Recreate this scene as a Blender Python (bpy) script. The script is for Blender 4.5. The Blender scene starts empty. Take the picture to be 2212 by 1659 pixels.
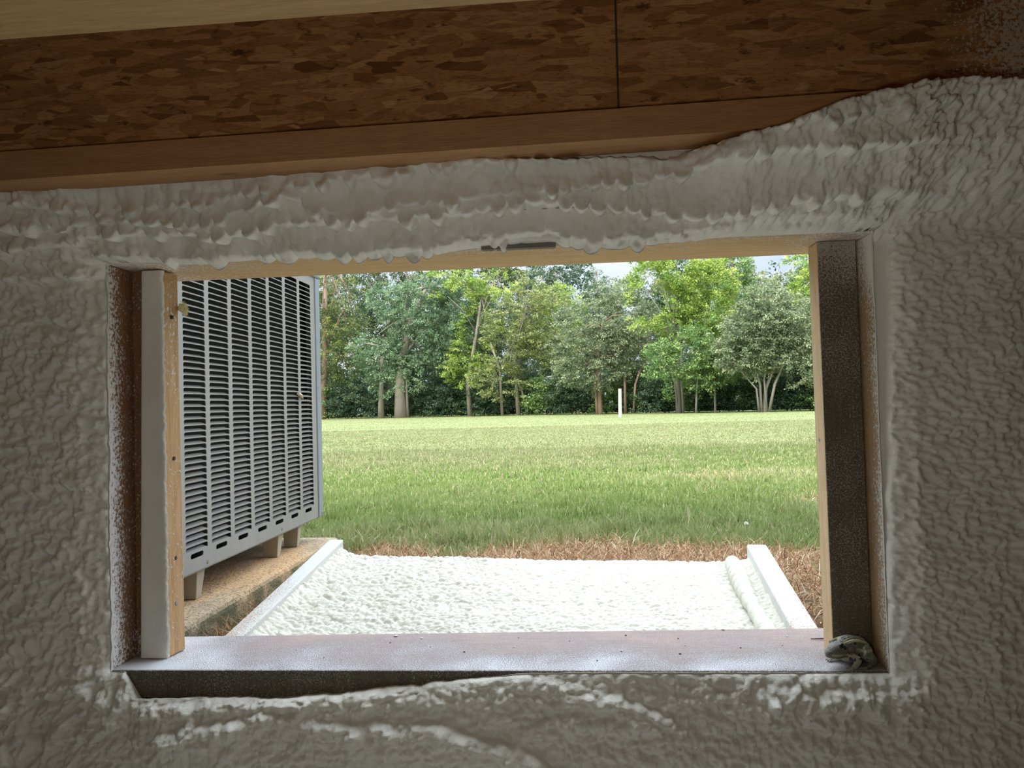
import bpy, math, random
import numpy as np
from mathutils import Vector

sc = bpy.context.scene
col = sc.collection
rng = np.random.default_rng(7)
random.seed(7)
R = math.radians

# ------------------------------------------------------------------ camera
F, CX, CY, CZ = 1661.0, 1106.0, 829.5, .52
YAW, PIT, ROLL = R(4.55), R(1.55), .026
_f = np.array([-math.sin(YAW)*math.cos(PIT), math.cos(YAW)*math.cos(PIT), math.sin(PIT)])
_r = np.array([math.cos(YAW), math.sin(YAW), 0.])
_u = np.cross(_r, _f)
CR = _r*math.cos(ROLL)-_u*math.sin(ROLL)
CU = _r*math.sin(ROLL)+_u*math.cos(ROLL)
cd = bpy.data.cameras.new('camera')
cd.sensor_width = 36.0
cd.lens = F/2212*36.0
cd.clip_start = .02; cd.clip_end = 500
cam = bpy.data.objects.new('camera', cd); col.objects.link(cam)
from mathutils import Matrix
M4 = Matrix(((CR[0], CU[0], -_f[0], 0), (CR[1], CU[1], -_f[1], 0), (CR[2], CU[2], -_f[2], CZ), (0, 0, 0, 1)))
cam.matrix_world = M4
sc.camera = cam

def ray(x, y): return _f+CR*((x-CX)/F)+CU*(-(y-CY)/F)
def atY(x, y, Y):
    d = ray(x, y); return np.array([0, 0, CZ])+d*(Y/d[1])
def atZ(x, y, Z):
    d = ray(x, y); return np.array([0, 0, CZ])+d*((Z-CZ)/d[2])
def projn(X, Y, Z):
    z = X*_f[0]+Y*_f[1]+(Z-CZ)*_f[2]
    return (CX+F*(X*CR[0]+Y*CR[1]+(Z-CZ)*CR[2])/z, CY-F*(X*CU[0]+Y*CU[1]+(Z-CZ)*CU[2])/z)

# ------------------------------------------------------------------ world, sun, exposure
sc.view_settings.view_transform = 'Standard'
sc.view_settings.look = 'None'
sc.view_settings.gamma = 1
sc.view_settings.use_curve_mapping = False
sc.view_settings.exposure = 1.2
sc.cycles.use_denoising = True
sc.cycles.max_bounces = 10
sc.cycles.diffuse_bounces = 7
sc.cycles.sample_clamp_indirect = 6.0

w = bpy.data.worlds.new('sky'); sc.world = w; w.use_nodes = True
nt = w.node_tree; nt.nodes.clear()
def wn(t): return nt.nodes.new(t)
out = wn('ShaderNodeOutputWorld'); bg = wn('ShaderNodeBackground')
tc = wn('ShaderNodeTexCoord'); mp = wn('ShaderNodeMapping'); mp.inputs['Scale'].default_value = (1, 1, 3.2)
nz = wn('ShaderNodeTexNoise'); nz.inputs['Scale'].default_value = 2.6; nz.inputs['Detail'].default_value = 6; nz.inputs['Roughness'].default_value = .55
cr = wn('ShaderNodeValToRGB')
cr.color_ramp.elements[0].position = .38; cr.color_ramp.elements[0].color = (.56, .67, .82, 1)
cr.color_ramp.elements[1].position = .62; cr.color_ramp.elements[1].color = (.82, .87, .93, 1)
nt.links.new(tc.outputs['Generated'], mp.inputs['Vector']); nt.links.new(mp.outputs[0], nz.inputs['Vector'])
nt.links.new(nz.outputs[0], cr.inputs[0]); nt.links.new(cr.outputs[0], bg.inputs[0])
sx_ = wn('ShaderNodeSeparateXYZ'); nt.links.new(tc.outputs['Generated'], sx_.inputs[0])
mr_ = wn('ShaderNodeMapRange'); nt.links.new(sx_.outputs[2], mr_.inputs[0])
for q_, v_ in zip((1, 2, 3, 4), (.20, .85, .52, 3.4)): mr_.inputs[q_].default_value = v_
nt.links.new(mr_.outputs[0], bg.inputs[1])      # overcast sky: zenith brighter than the horizon
nt.links.new(bg.outputs[0], out.inputs[0])

sl = bpy.data.lights.new('sun', 'SUN'); sl.energy = 2.4; sl.angle = R(22); sl.color = (1, .95, .84)
so = bpy.data.objects.new('sun', sl); col.objects.link(so)
sd = Vector((.42, .76, -1.02)); so.rotation_euler = sd.to_track_quat('-Z', 'Y').to_euler()

# daylight entering the crawlspace: a sampling portal in the opening (emits nothing)
pl = bpy.data.lights.new('opening_portal', 'AREA'); pl.shape = 'RECTANGLE'; pl.size = 1.08; pl.size_y = .60; pl.cycles.is_portal = True
po = bpy.data.objects.new('opening_portal', pl); col.objects.link(po); po.location = (-.13, 1.23, .448); po.rotation_euler = (R(-90), 0, 0)
# weak fill light added at the back of the crawlspace, no vent modelled
fl = bpy.data.lights.new('back_fill', 'AREA'); fl.shape = 'RECTANGLE'; fl.size = 3.4; fl.size_y = .5; fl.energy = .14; fl.color = (1, .95, .86)
fo = bpy.data.objects.new('back_fill', fl); col.objects.link(fo); fo.location = (-.1, -1.55, .35); fo.rotation_euler = (R(90), 0, 0)

# added fill spot beside the camera, aimed at the wall to brighten the foam
hl = bpy.data.lights.new('front_fill', 'SPOT'); hl.energy = 1.6; hl.spot_size = R(150); hl.spot_blend = 1.0; hl.shadow_soft_size = .04; hl.color = (1, .96, .88)
ho = bpy.data.objects.new('front_fill', hl); col.objects.link(ho); ho.location = (-.12, .05, .45); ho.rotation_euler = Vector((-.05, 1, .30)).to_track_quat('-Z', 'Y').to_euler()

# ------------------------------------------------------------------ node helpers
class NB:
    def __init__(s, name, rough=.8, spec=.2):
        s.m = bpy.data.materials.new(name); s.m.use_nodes = True
        s.t = s.m.node_tree; s.b = s.t.nodes['Principled BSDF']
        s.b.inputs['Roughness'].default_value = rough
        s.b.inputs['Specular IOR Level'].default_value = spec
        s.c = None
    def n(s, t, **k):
        x = s.t.nodes.new(t)
        for a, b in k.items(): setattr(x, a, b)
        return x
    def l(s, a, b): s.t.links.new(a, b)
    def coord(s, scale=(1, 1, 1), rot=(0, 0, 0), kind='Object', loc=(0, 0, 0)):
        if s.c is None: s.c = s.n('ShaderNodeTexCoord')
        m = s.n('ShaderNodeMapping'); m.inputs['Scale'].default_value = scale; m.inputs['Rotation'].default_value = rot
        m.inputs['Location'].default_value = loc
        s.l(s.c.outputs[kind], m.inputs['Vector']); return m.outputs[0]
    def pos(s):
        g = s.n('ShaderNodeNewGeometry'); x = s.n('ShaderNodeSeparateXYZ'); s.l(g.outputs['Position'], x.inputs[0]); return x.outputs
    def noise(s, v, scale, detail=3, rough=.5, dist=0):
        x = s.n('ShaderNodeTexNoise'); x.inputs['Scale'].default_value = scale; x.inputs['Detail'].default_value = detail
        x.inputs['Roughness'].default_value = rough; x.inputs['Distortion'].default_value = dist
        if v is not None: s.l(v, x.inputs['Vector'])
        return x.outputs[0]
    def vor(s, v, scale, feat='F1', outp='Color', rnd=1):
        x = s.n('ShaderNodeTexVoronoi', feature=feat); x.inputs['Scale'].default_value = scale; x.inputs['Randomness'].default_value = rnd
        s.l(v, x.inputs['Vector']); return x.outputs[outp]
    def ramp(s, v, stops):
        x = s.n('ShaderNodeValToRGB'); e = x.color_ramp.elements
        while len(e) < len(stops): e.new(.5)
        for i, (p, c) in enumerate(stops):
            e[i].position = p; e[i].color = (*c, 1) if not isinstance(c, (int, float)) else (c, c, c, 1)
        s.l(v, x.inputs[0]); return x.outputs[0]
    def mix(s, f, a, b, mode='MIX'):
        x = s.n('ShaderNodeMix', data_type='RGBA', blend_type=mode)
        for sock, v in ((x.inputs[0], f), (x.inputs[6], a), (x.inputs[7], b)):
            if isinstance(v, (int, float)): sock.default_value = v
            elif isinstance(v, tuple): sock.default_value = (*v, 1) if len(v) == 3 else v
            else: s.l(v, sock)
        return x.outputs[2]
    def math(s, op, a, b=0., c=None, clamp=False):
        x = s.n('ShaderNodeMath', operation=op, use_clamp=clamp)
        for i, v in enumerate((a, b, c)):
            if v is None: continue
            if isinstance(v, (int, float)): x.inputs[i].default_value = v
            else: s.l(v, x.inputs[i])
        return x.outputs[0]
    def mr(s, v, a, b, c=0., d=1.):
        x = s.n('ShaderNodeMapRange'); s.l(v, x.inputs[0])
        for i, q in enumerate((a, b, c, d)): x.inputs[i+1].default_value = q
        return x.outputs[0]
    def base(s, v):
        if isinstance(v, tuple): s.b.inputs['Base Color'].default_value = (*v, 1)
        else: s.l(v, s.b.inputs['Base Color'])
    def bump(s, h, dist=.002, strength=1.):
        x = s.n('ShaderNodeBump'); x.inputs['Distance'].default_value = dist; x.inputs['Strength'].default_value = strength
        s.l(h, x.inputs['Height']); s.l(x.outputs[0], s.b.inputs['Normal'])

FOAM = (.84, .815, .71)
def foam_mat(name='sprayed_foam', c=FOAM, c2=(.88, .86, .77), bs=220, bd=.0012):
    k = NB(name, .75, .25)
    n1 = k.noise(k.coord(), 14, 4)
    k.base(k.mix(k.mr(n1, .35, .65), c, c2))
    n2 = k.noise(k.coord(), bs, 3, .6)
    k.bump(n2, bd)
    return k.m

def wood_mat(name, ca, cb, grain=(1, 12, 12), spray=0., sprayscale=260, mask=None, knots=False, stain=None, sprayc=(.86, .83, .76)):
    """wood with grain running along the axis whose scale is 1; spray = share of its surface speckled with foam dust"""
    k = NB(name, .72, .2)
    v = k.coord(grain)
    g = k.noise(v, 9, 6, .62, .8)
    g2 = k.noise(k.coord(tuple(q*5 for q in grain)), 9, 3, .6)
    c = k.mix(k.mr(g, .3, .7), ca, cb)
    c = k.mix(k.math('MULTIPLY', k.mr(g2, .45, .75), .45), c, tuple(q*.55 for q in ca))
    if knots:
        kn = k.vor(k.coord((3.2, 9, 9)), 1.3, 'F1', 'Distance')
        c = k.mix(k.mr(kn, .10, .03), c, tuple(q*.35 for q in ca))
    if stain: c = k.mix(k.math('MULTIPLY', k.mr(k.noise(k.coord(), 6, 3), .45, .65), .7), c, stain)
    if spray > 0:
        s1 = k.noise(k.coord(), sprayscale, 2, .7)
        big = k.noise(k.coord(), 9, 3)
        th = k.math('ADD', s1, k.math('MULTIPLY', k.math('SUBTRACT', big, .5), .35))
        if mask is not None:
            P = k.pos()
            for ax, a, b, amp in mask:
                th = k.math('ADD', th, k.mr(P[ax], a, b, 0., amp))
        f = k.mr(th, .62-spray*.4, .78-spray*.4)
        c = k.mix(f, c, sprayc)
        k.bump(k.math('ADD', k.math('MULTIPLY', g2, .3), f), .0012)
    else:
        k.bump(g2, .0006)
    k.base(c)
    return k.m

def plain(name, c, rough=.6, metal=0., spec=.3):
    k = NB(name, rough, spec); k.b.inputs['Metallic'].default_value = metal
    n = k.noise(k.coord(), 40, 3)
    k.base(k.mix(k.mr(n, .3, .7), tuple(q*.9 for q in c), c)); return k.m

def attr_mat(name, rough=.6, trans=.3, spec=.25):
    """colour from the per-face 'tint' attribute of the mesh (leaf, straw and blade colours)"""
    k = NB(name, rough, spec)
    a = k.n('ShaderNodeAttribute', attribute_name='tint')
    k.base(a.outputs['Color'])
    if trans:
        tr = k.n('ShaderNodeBsdfTranslucent'); k.l(a.outputs['Color'], tr.inputs[0])
        mx = k.n('ShaderNodeMixShader'); mx.inputs[0].default_value = trans
        o = [q for q in k.t.nodes if q.type == 'OUTPUT_MATERIAL'][0]
        k.l(k.b.outputs[0], mx.inputs[1]); k.l(tr.outputs[0], mx.inputs[2]); k.l(mx.outputs[0], o.inputs[0])
    return k.m

# ------------------------------------------------------------------ mesh helpers
def tag(o, label=None, cat=None, group=None, kind=None):
    if label: o['label'] = label
    if cat: o['category'] = cat
    if group: o['group'] = group
    if kind: o['kind'] = kind
    return o
def empty(name, loc, label=None, cat=None, group=None, kind=None, parent=None):
    o = bpy.data.objects.new(name, None); col.objects.link(o); o.location = loc; o.empty_display_size = .05
    if parent: o.parent = parent
    return tag(o, label, cat, group, kind)
def mesh(name, V, faces, mat, parent=None, smooth=False, loc=None, tint=None):
    """faces: list of index tuples, or numpy (n,3)/(n,4) array(s). vertices in world space"""
    V = np.asarray(V, float)
    off = np.array(parent.location) if parent is not None else np.zeros(3)
    if parent is not None and parent.parent is not None: off = off+np.array(parent.parent.location)
    if loc is not None: off = off+np.asarray(loc, float) if parent is not None else np.asarray(loc, float)
    V = V-off
    me = bpy.data.meshes.new(name)
    if isinstance(faces, np.ndarray): faces = [faces]
    if isinstance(faces[0], np.ndarray):
        me.vertices.add(len(V)); me.vertices.foreach_set('co', V.astype(np.float32).ravel())
        tot = np.concatenate([np.full(len(f), f.shape[1], np.int32) for f in faces])
        idx = np.concatenate([f.ravel() for f in faces]).astype(np.int32)
        me.loops.add(len(idx)); me.loops.foreach_set('vertex_index', idx)
        me.polygons.add(len(tot))
        st = np.concatenate([[0], np.cumsum(tot)[:-1]]).astype(np.int32)
        me.polygons.foreach_set('loop_start', st); me.polygons.foreach_set('loop_total', tot)
        me.update(calc_edges=True)
    else:
        me.from_pydata(V.tolist(), [], faces); me.update()
    if smooth: me.polygons.foreach_set('use_smooth', np.ones(len(me.polygons), bool))
    if tint is not None:
        a = me.color_attributes.new('tint', 'FLOAT_COLOR', 'POINT')
        t = np.ones((len(V), 4), np.float32); t[:, :3] = tint
        a.data.foreach_set('color', t.ravel())
    me.materials.append(mat)
    o = bpy.data.objects.new(name, me); col.objects.link(o)
    if parent is not None: o.parent = parent
    if loc is not None: o.location = loc
    return o

class MB:
    def __init__(s): s.v = []; s.f = []
    def add(s, V, Fc):
        k = len(s.v); s.v += [tuple(p) for p in V]; s.f += [tuple(i+k for i in q) for q in Fc]; return s
    def box(s, a, b):
        x0, y0, z0 = a; x1, y1, z1 = b
        return s.hexa([(x0, y0, z0), (x1, y0, z0), (x1, y1, z0), (x0, y1, z0), (x0, y0, z1), (x1, y0, z1), (x1, y1, z1), (x0, y1, z1)])
    def hexa(s, P):
        return s.add(P, [(0, 3, 2, 1), (4, 5, 6, 7), (0, 1, 5, 4), (1, 2, 6, 5), (2, 3, 7, 6), (3, 0, 4, 7)])
    def tube(s, pts, rad, n=8, cap=True):
        pts = [Vector(p) for p in pts]; V = []; Fc = []
        up = None
        for i, p in enumerate(pts):
            d = (pts[min(i+1, len(pts)-1)]-pts[max(i-1, 0)]).normalized()
            if up is None: up = d.orthogonal().normalized()
            up = (up-d*up.dot(d)).normalized(); sd_ = d.cross(up)
            r = rad[i] if hasattr(rad, '__len__') else rad
            for k in range(n):
                a = 2*math.pi*k/n
                V.append(p+up*math.cos(a)*r+sd_*math.sin(a)*r)
        for i in range(len(pts)-1):
            for k in range(n):
                Fc.append((i*n+k, i*n+(k+1) % n, (i+1)*n+(k+1) % n, (i+1)*n+k))
        if cap:
            Fc.append(tuple(range(n))[::-1]); Fc.append(tuple(range((len(pts)-1)*n, len(pts)*n)))
        return s.add(V, Fc)
    def build(s, name, mat, parent=None, smooth=False, bevel=0, loc=None, seg=2):
        o = mesh(name, s.v, s.f, mat, parent, smooth, loc)
        if bevel:
            m = o.modifiers.new('bevel', 'BEVEL'); m.width = bevel; m.segments = seg; m.limit_method = 'ANGLE'
        return o

# ------------------------------------------------------------------ noise in numpy
def hash2(i, j, s=0):
    h = (i.astype(np.int64)*374761393+j.astype(np.int64)*668265263+s*974634777) & 0xffffffff
    h = ((h ^ (h >> 13))*1274126177) & 0xffffffff
    h = h ^ (h >> 16)
    return (h & 0xffffff)/float(0x1000000)
def vnoise(x, y, s=0):
    i, j = np.floor(x), np.floor(y); fx, fy = x-i, y-j
    fx = fx*fx*fx*(fx*(fx*6-15)+10); fy = fy*fy*fy*(fy*(fy*6-15)+10)
    a, b, c, d = hash2(i, j, s), hash2(i+1, j, s), hash2(i, j+1, s), hash2(i+1, j+1, s)
    return (a*(1-fx)+b*fx)*(1-fy)+(c*(1-fx)+d*fx)*fy
def fbm(x, y, o=4, s=0):
    t = 0; a = .5
    for k in range(o): t = t+a*vnoise(x*2**k, y*2**k, s+k*17); a *= .5
    return t
def blobs(x, y, s=0, smooth=.12):
    """rounded popcorn bumps, 0..1"""
    i0, j0 = np.floor(x), np.floor(y); h = np.zeros_like(x)
    for di in (-1, 0, 1):
        for dj in (-1, 0, 1):
            i, j = i0+di, j0+dj
            cx = i+.5+.8*(hash2(i, j, s)-.5); cy = j+.5+.8*(hash2(i, j, s+1)-.5)
            r = .55+.38*hash2(i, j, s+2); a = .55+.45*hash2(i, j, s+3)
            d2 = ((x-cx)**2+(y-cy)**2)/r**2
            q = a*np.clip(1-d2, 0, 1)**.85
            h = h+q**4
    return h**.25
def ss(a, b, x):
    t = np.clip((x-a)/(b-a), 0, 1); return t*t*(3-2*t)
def bell(a, b, c, d, x): return ss(a, b, x)*(1-ss(c, d, x))
def pline(pts, x):
    p = np.array(pts, float); return np.interp(x, p[:, 0], p[:, 1])

# ------------------------------------------------------------------ materials
m_foam = foam_mat()
m_foam_w = foam_mat('white_foam', (.60, .585, .49), (.66, .645, .55), 260, .0014)
m_header = wood_mat('header_pine', (.62, .40, .18), (.80, .56, .29), (1, 14, 14), .0001, 240, mask=[(0, -.42, -.66, .24), (0, .24, .40, .16), (1, 1.14, 1.05, .14)])
m_sill = wood_mat('sill_pine', (.38, .28, .25), (.47, .36, .32), (1, 14, 14), .24, 620, mask=[(1, 1.20, 1.05, .15), (0, -.48, -.64, .18)], sprayc=(.70, .70, .71))
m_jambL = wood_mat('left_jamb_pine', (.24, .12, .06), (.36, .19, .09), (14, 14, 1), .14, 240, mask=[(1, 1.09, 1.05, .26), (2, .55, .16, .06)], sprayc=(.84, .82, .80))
m_jambR = wood_mat('right_jamb_pine', (.44, .27, .13), (.62, .41, .21), (14, 14, 1), .12, 260, mask=[(1, 1.085, 1.05, .22), (2, .62, .74, .30)])
m_stopR_face = wood_mat('stop_stain_sill_shade', (.14, .11, .08), (.21, .17, .12), (14, 14, 1), .36, 420, mask=[(2, .66, .74, .25)], sprayc=(.50, .46, .39))
m_strip = wood_mat('fresh_pine', (.62, .42, .21), (.80, .60, .36), (16, 16, 1), .03, 300)
m_stripL = wood_mat('orange_pine', (.46, .27, .12), (.64, .41, .21), (16, 16, 1), .10, 200)
m_flange = wood_mat('flange_pine', (.42, .22, .09), (.54, .30, .13), (1, 12, 12), 0, knots=True)
m_flange2 = wood_mat('pale_flange_pine', (.42, .26, .11), (.52, .34, .16), (1, 10, 10), 0, knots=True)
m_metal_dark = plain('screw_steel', (.30, .30, .31), .4, .8)

def osb_mat():
    k = NB('strand_board', .7, .2)
    c = None
    cols = [[(.0, (.30, .13, .04)), (.35, (.42, .20, .07)), (.7, (.52, .27, .10)), (1., (.62, .35, .14))],
            [(.0, (.20, .08, .025)), (.4, (.44, .22, .08)), (.8, (.50, .26, .10)), (1., (.66, .40, .17))],
            [(.0, (.26, .11, .035)), (.5, (.46, .23, .085)), (1., (.58, .32, .125))]]
    for i, (an, sx, sz, sc_) in enumerate(((.15, 1, 4.5, 19), (-.8, 1, 5, 23), (1.2, 1, 4, 26))):
        v = k.coord((sx, 1, sz), (0, an, 0))
        wv = k.mix(.035, v, k.n('ShaderNodeTexNoise').outputs[1])
        q = k.n('ShaderNodeSeparateColor'); k.l(k.vor(wv, sc_), q.inputs[0])
        ci = k.ramp(q.outputs[0], cols[i])
        if c is None: c = ci
        else:
            f = k.ramp(q.outputs[1], [(.52, 0.), (.56, 1.)])
            c = k.mix(f, c, ci)
    fine = k.noise(k.coord((3, 1, 14)), 30, 4, .7)
    c = k.mix(k.math('MULTIPLY', k.mr(fine, .48, .68), .5), c, (.12, .045, .015))
    dk = k.noise(k.coord((1, 1, 2)), 26, 5, .75)
    c = k.mix(k.math('MULTIPLY', k.mr(dk, .60, .66), .8), c, (.07, .03, .012))
    P = k.pos()
    s1 = k.noise(k.coord(), 230, 2, .7)
    big = k.noise(k.coord(), 9, 3)
    th = k.math('ADD', s1, k.math('MULTIPLY', k.math('SUBTRACT', big, .5), .3))
    th = k.math('ADD', th, k.math('MULTIPLY', k.mr(P[0], .34, .56, -.3, .34), k.mr(P[2], 1.02, .88, .55, 1.)))
    c = k.mix(k.mr(th, .60, .70), c, (.62, .54, .40))
    k.base(c)
    k.bump(fine, .0008)
    return k.m
m_osb = osb_mat()

# ------------------------------------------------------------------ crawlspace shell (setting)
XL, XR, ZB, ZT, Y0, Y1 = -.662, .400, .159, .737, 1.05, 1.235
m_block = plain('foundation_block', (.42, .40, .37), .9)
m_soil = plain('soil', (.20, .15, .10), .95)
m_siding = plain('pale_siding', (.62, .58, .50), .8)
b = MB()
b.box((-6, 1.075, -.5), (XL-.038, 1.225, .737)); b.box((XR+.038, 1.075, -.5), (6, 1.225, .737))
b.box((XL-.038, 1.075, -.5), (XR+.038, 1.225, ZB-.038)); b.box((-6, 1.0, ZT+.038), (6, 1.225, 1.07))
tag(b.build('wall_front', m_block), kind='structure')
b = MB(); b.box((-6, 1.12, 1.07), (6, 1.27, 3.05))
tag(b.build('wall_exterior', m_siding), kind='structure')
b = MB(); b.add([(-6.3, 1.75, 2.98), (6.3, 1.75, 2.98), (6.3, -3, 4.2), (-6.3, -3, 4.2), (-6.3, 1.75, 3.06), (6.3, 1.75, 3.06), (6.3, -3, 4.3), (-6.3, -3, 4.3)],
               [(0, 3, 2, 1), (4, 5, 6, 7), (0, 1, 5, 4), (1, 2, 6, 5), (2, 3, 7, 6), (3, 0, 4, 7)])
tag(b.build('roof', plain('roof_shingle', (.16, .15, .15), .9)), kind='structure')
b = MB(); b.box((-2.3, -1.8, -.06), (2.3, 1.075, -.02))
tag(b.build('floor', plain('ground_sheet', (.62, .60, .55), .6)), kind='structure')
b = MB(); b.box((-2.3, -1.8, 1.07), (2.3, 1.12, 1.09))
tag(b.build('ceiling', m_osb), kind='structure')
b = MB(); b.box((-2.3, -1.9, -.02), (2.3, -1.8, 1.07)); tag(b.build('wall_back', m_foam), kind='structure')
b = MB(); b.box((-2.4, -1.9, -.02), (-2.3, 1.075, 1.07)); tag(b.build('wall_left', m_foam), kind='structure')
b = MB(); b.box((2.3, -1.9, -.02), (2.4, 1.075, 1.07)); tag(b.build('wall_right', m_foam), kind='structure')

# ---- foam coating on the wall round the opening
def foam_height(X, Z):
    """foam thickness (m) at wall position X,Z; features laid out as they lie on the wall"""
    px, py = projn(X, np.full_like(X, 1.005), Z)
    wx = px+13*(fbm(px/60, py/60, 2, 5)-.5)*2; wy = py+11*(fbm(px/60, py/60, 2, 9)-.5)*2
    dd = np.hypot(np.maximum(np.maximum(XL-X, X-XR), 0), np.maximum(np.maximum(ZB-Z, Z-ZT), 0))
    H = .003+(.020+.022*fbm(px/160, py/160, 3, 21))*ss(-.02, .17, dd)
    # region weights
    top = ss(0, 1, (575-py)/70)
    inner_top = pline([(0, 600), (232, 575), (1885, 497), (2212, 480)], px)
    left = 1-ss(180, 300, px)
    bot = ss(1430, 1500, py)
    right = ss(1860, 1900, px)*(1-bot*.5)
    # -- pebbly base
    A = blobs(wx/17, wy/20, 31); B = blobs(wx/10, wy/10, 41); C = blobs(wx/38, wy/32, 51); D = blobs((wx+.55*wy)/24, (wy-.35*wx)/13, 61)
    H += left*(.0095*A+.0042*B+.006*C)*(1-top*.4)
    smooth_strip = bell(1862, 1872, 1936, 1946, px)*ss(480, 530, py)*(1-ss(1400, 1470, py))
    rg = right*(1-smooth_strip)
    H += rg*(.0085*D+.0045*A+.0025*B)
    H = H*(1-.97*smooth_strip)+smooth_strip*.0010*D+smooth_strip*.004
    H += right*.014*ss(1934, 1950, px+9*(fbm(py/40, py*0, 2, 3)-.5)*2)*ss(470, 540, py)
    # -- top band of overlapping drip layers (they hang down: sharp lower rim)
    topmask = ss(-40, 60, py*0+px+60)*(1-ss(1880, 2010, px))
    layers = [([(0, 470), (130, 462), (250, 470), (480, 450), (620, 425), (850, 400), (1150, 372), (1500, 352), (2000, 318)], .024, 24, 11),
              ([(0, 505), (150, 500), (300, 487), (450, 490), (640, 440), (760, 480), (860, 452), (1060, 440), (1250, 420), (1480, 395), (2000, 372)], .030, 30, 23),
              ([(0, 560), (300, 500), (480, 508), (600, 492), (780, 478), (1000, 470), (1120, 442), (1320, 452), (1500, 474), (1700, 452), (1950, 440)], .030, 30, 37),
              ([(0, 640), (260, 560), (380, 566), (600, 553), (900, 540), (1060, 512), (1190, 500), (1250, 520), (1400, 512), (1620, 482), (1800, 474), (1890, 494), (2010, 520)], .016, 38, 53)]
    tb = 0
    for pts, amp, wd, sd_ in layers:
        line = pline(pts, px)
        u = px/34+1.0*vnoise(px/90, px*0, sd_)
        cell = np.floor(u); fr = u-cell
        drop = np.clip(1-(2*fr-1)**2, 0, 1)**.8*(4+20*hash2(cell, cell*0+sd_, 3)**2)
        line = line-4+10*(fbm(px/120, px*0, 2, sd_+3)-.5)
        t = line+drop-py
        prof = np.where(t > 0, np.exp(-np.clip(line-py, 0, 999)/wd)*np.sin(np.clip(t/15, 0, 1)*math.pi/2)**.9, 0)
        tb = np.maximum(tb, amp*prof*(.75+.5*vnoise(px/35, py/60, sd_+7)))
    zone = ss(1, 0, 0) if False else (1-ss(0, 26, py-(inner_top-2)))
    global DROOP
    DROOP = topmask*zone*(tb+.6*.009*C)
    H += topmask*zone*(tb+.010*C*(.4+.6*vnoise(px/150, py/80, 71))+.0075*A*vnoise(px/90, py/60, 77)+.004*B*ss(1100, 1700, px)+.0015*B)
    # the band swells inward up to the underside of the joist
    rise = np.clip((inner_top-py)/170, 0, 1.2)
    H += zone*.062*rise**1.1
    # right upper corner: foam climbs over flange and web
    wob = 10*(fbm(px/60, py/60, 3, 97)-.5)*2
    cb = 345-85*ss(1480, 1930, px)
    cov = ss(1440, 1600, px)*ss(cb-8, cb+16, py+wob)*(1-ss(360, 520, py))
    web = 0*px
    H += cov*.072+web*.080
    H += ss(1600, 2000, px)*(1-ss(330, 520, py))*(.006*A+.005*B)
    free = cov
    cap = (.088+.05*ss(250, 275, py)*0)*(1-free)+.30*free
    zcap = ss(368, 352, py) if False else 1-ss(352, 366, py)
    H = H*(1-zcap)+zcap*np.minimum(H, cap)
    # -- below the sill
    bl = bot
    face = bell(262, 300, 700, 1050, px)*bell(1440, 1462, 1496, 1520, py)   # bare front edge of the sill board
    H = H*(1-face*.6)
    rid = 0
    for pts, amp, wd, sd_ in (([(280, 1550), (450, 1538), (700, 1518), (850, 1500), (1060, 1490), (1180, 1500), (1340, 1532), (1500, 1600)], .014, 26, 5),
                              ([(330, 1596), (420, 1580), (560, 1560), (760, 1582), (950, 1590), (1150, 1640), (1250, 1700)], .022, 40, 6),
                              ([(1120, 1592), (1250, 1562), (1420, 1580), (1500, 1630)], .014, 36, 8),
                              ([(1000, 1465), (1300, 1468), (1640, 1458), (1900, 1462), (1990, 1500), (2030, 1600)], .005, 20, 9)):
        line = pline(pts, px)+9*(fbm(px/50, px*0, 3, sd_)-.5)*2
        inx = bell(pts[0][0]-20, pts[0][0]+25, pts[-1][0]-60, pts[-1][0]+30, px)
        t = py-line
        prof = np.where(t > -12, np.sqrt(np.clip((t+12)/22, 0, 1))*np.exp(-np.clip(t, 0, 999)/(wd*1.6)), 0)
        rid = np.maximum(rid, amp*prof*inx*(.75+.4*vnoise(px/28, py/200, sd_+70)))
    E_ = blobs(wx/34, wy/30, 81)
    clus = np.exp(-(((px-1800)/190)**2+((py-1525)/52)**2))
    pop = blobs(wx/18, wy/17, 83); pop2 = blobs(wx/10+3, wy/10, 85)
    H += bl*(1-face)*(rid+.0075*pop+.0030*pop2+.0015*B+.010*E_*vnoise(px/130, py/90, 88)+clus*(.014*E_+.004)+.02*ss(1500, 1659, py)*fbm(px/200, py/100, 3, 93))
    H += left*bl*.004*E_
    return H

def lip_of(side, X, Z):
    """how far the ragged foam edge creeps over the framing (m); negative = stops short of it"""
    if side == 'top':
        px0, _ = projn(X, 0*X+1.03, 0*X+ZT)
        u = px0/38+1.6*vnoise(px0/80, px0*0, 3); ce = np.floor(u); fr = u-ce
        drop = np.clip(1-(2*fr-1)**2, 0, 1)**.8*(.001+.011*hash2(ce, ce*0+4, 9)**1.8)
        l = pline([(232, .000), (330, .001), (400, .006), (560, .003), (700, .004), (900, .007), (1050, -.001), (1190, -.003), (1260, .007), (1420, .005), (1560, .0), (1700, .0), (1890, 0)], px0)
        return np.maximum(l+drop*bell(300, 380, 1380, 1560, px0), -.002)
    if side == 'bottom':
        px0, _ = projn(X, 0*X+1.03, 0*X+ZB)
        return .0045*(fbm(X/.018, X*0, 3, 13)-.35)*.3-.001-pline([(255, 0), (290, .034), (600, .031), (780, .022), (950, .010), (1150, .001), (1300, 0)], px0)-.006*fbm(X/.02, X*0, 3, 15)*bell(262, 300, 900, 1150, px0)
    e = bell(ZB, ZB+.02, ZT-.02, ZT, Z)
    return (.006*(fbm(Z/.016, Z*0, 3, 13)-.33)+.0005)*e*(1. if side == 'left' else .3)

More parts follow.
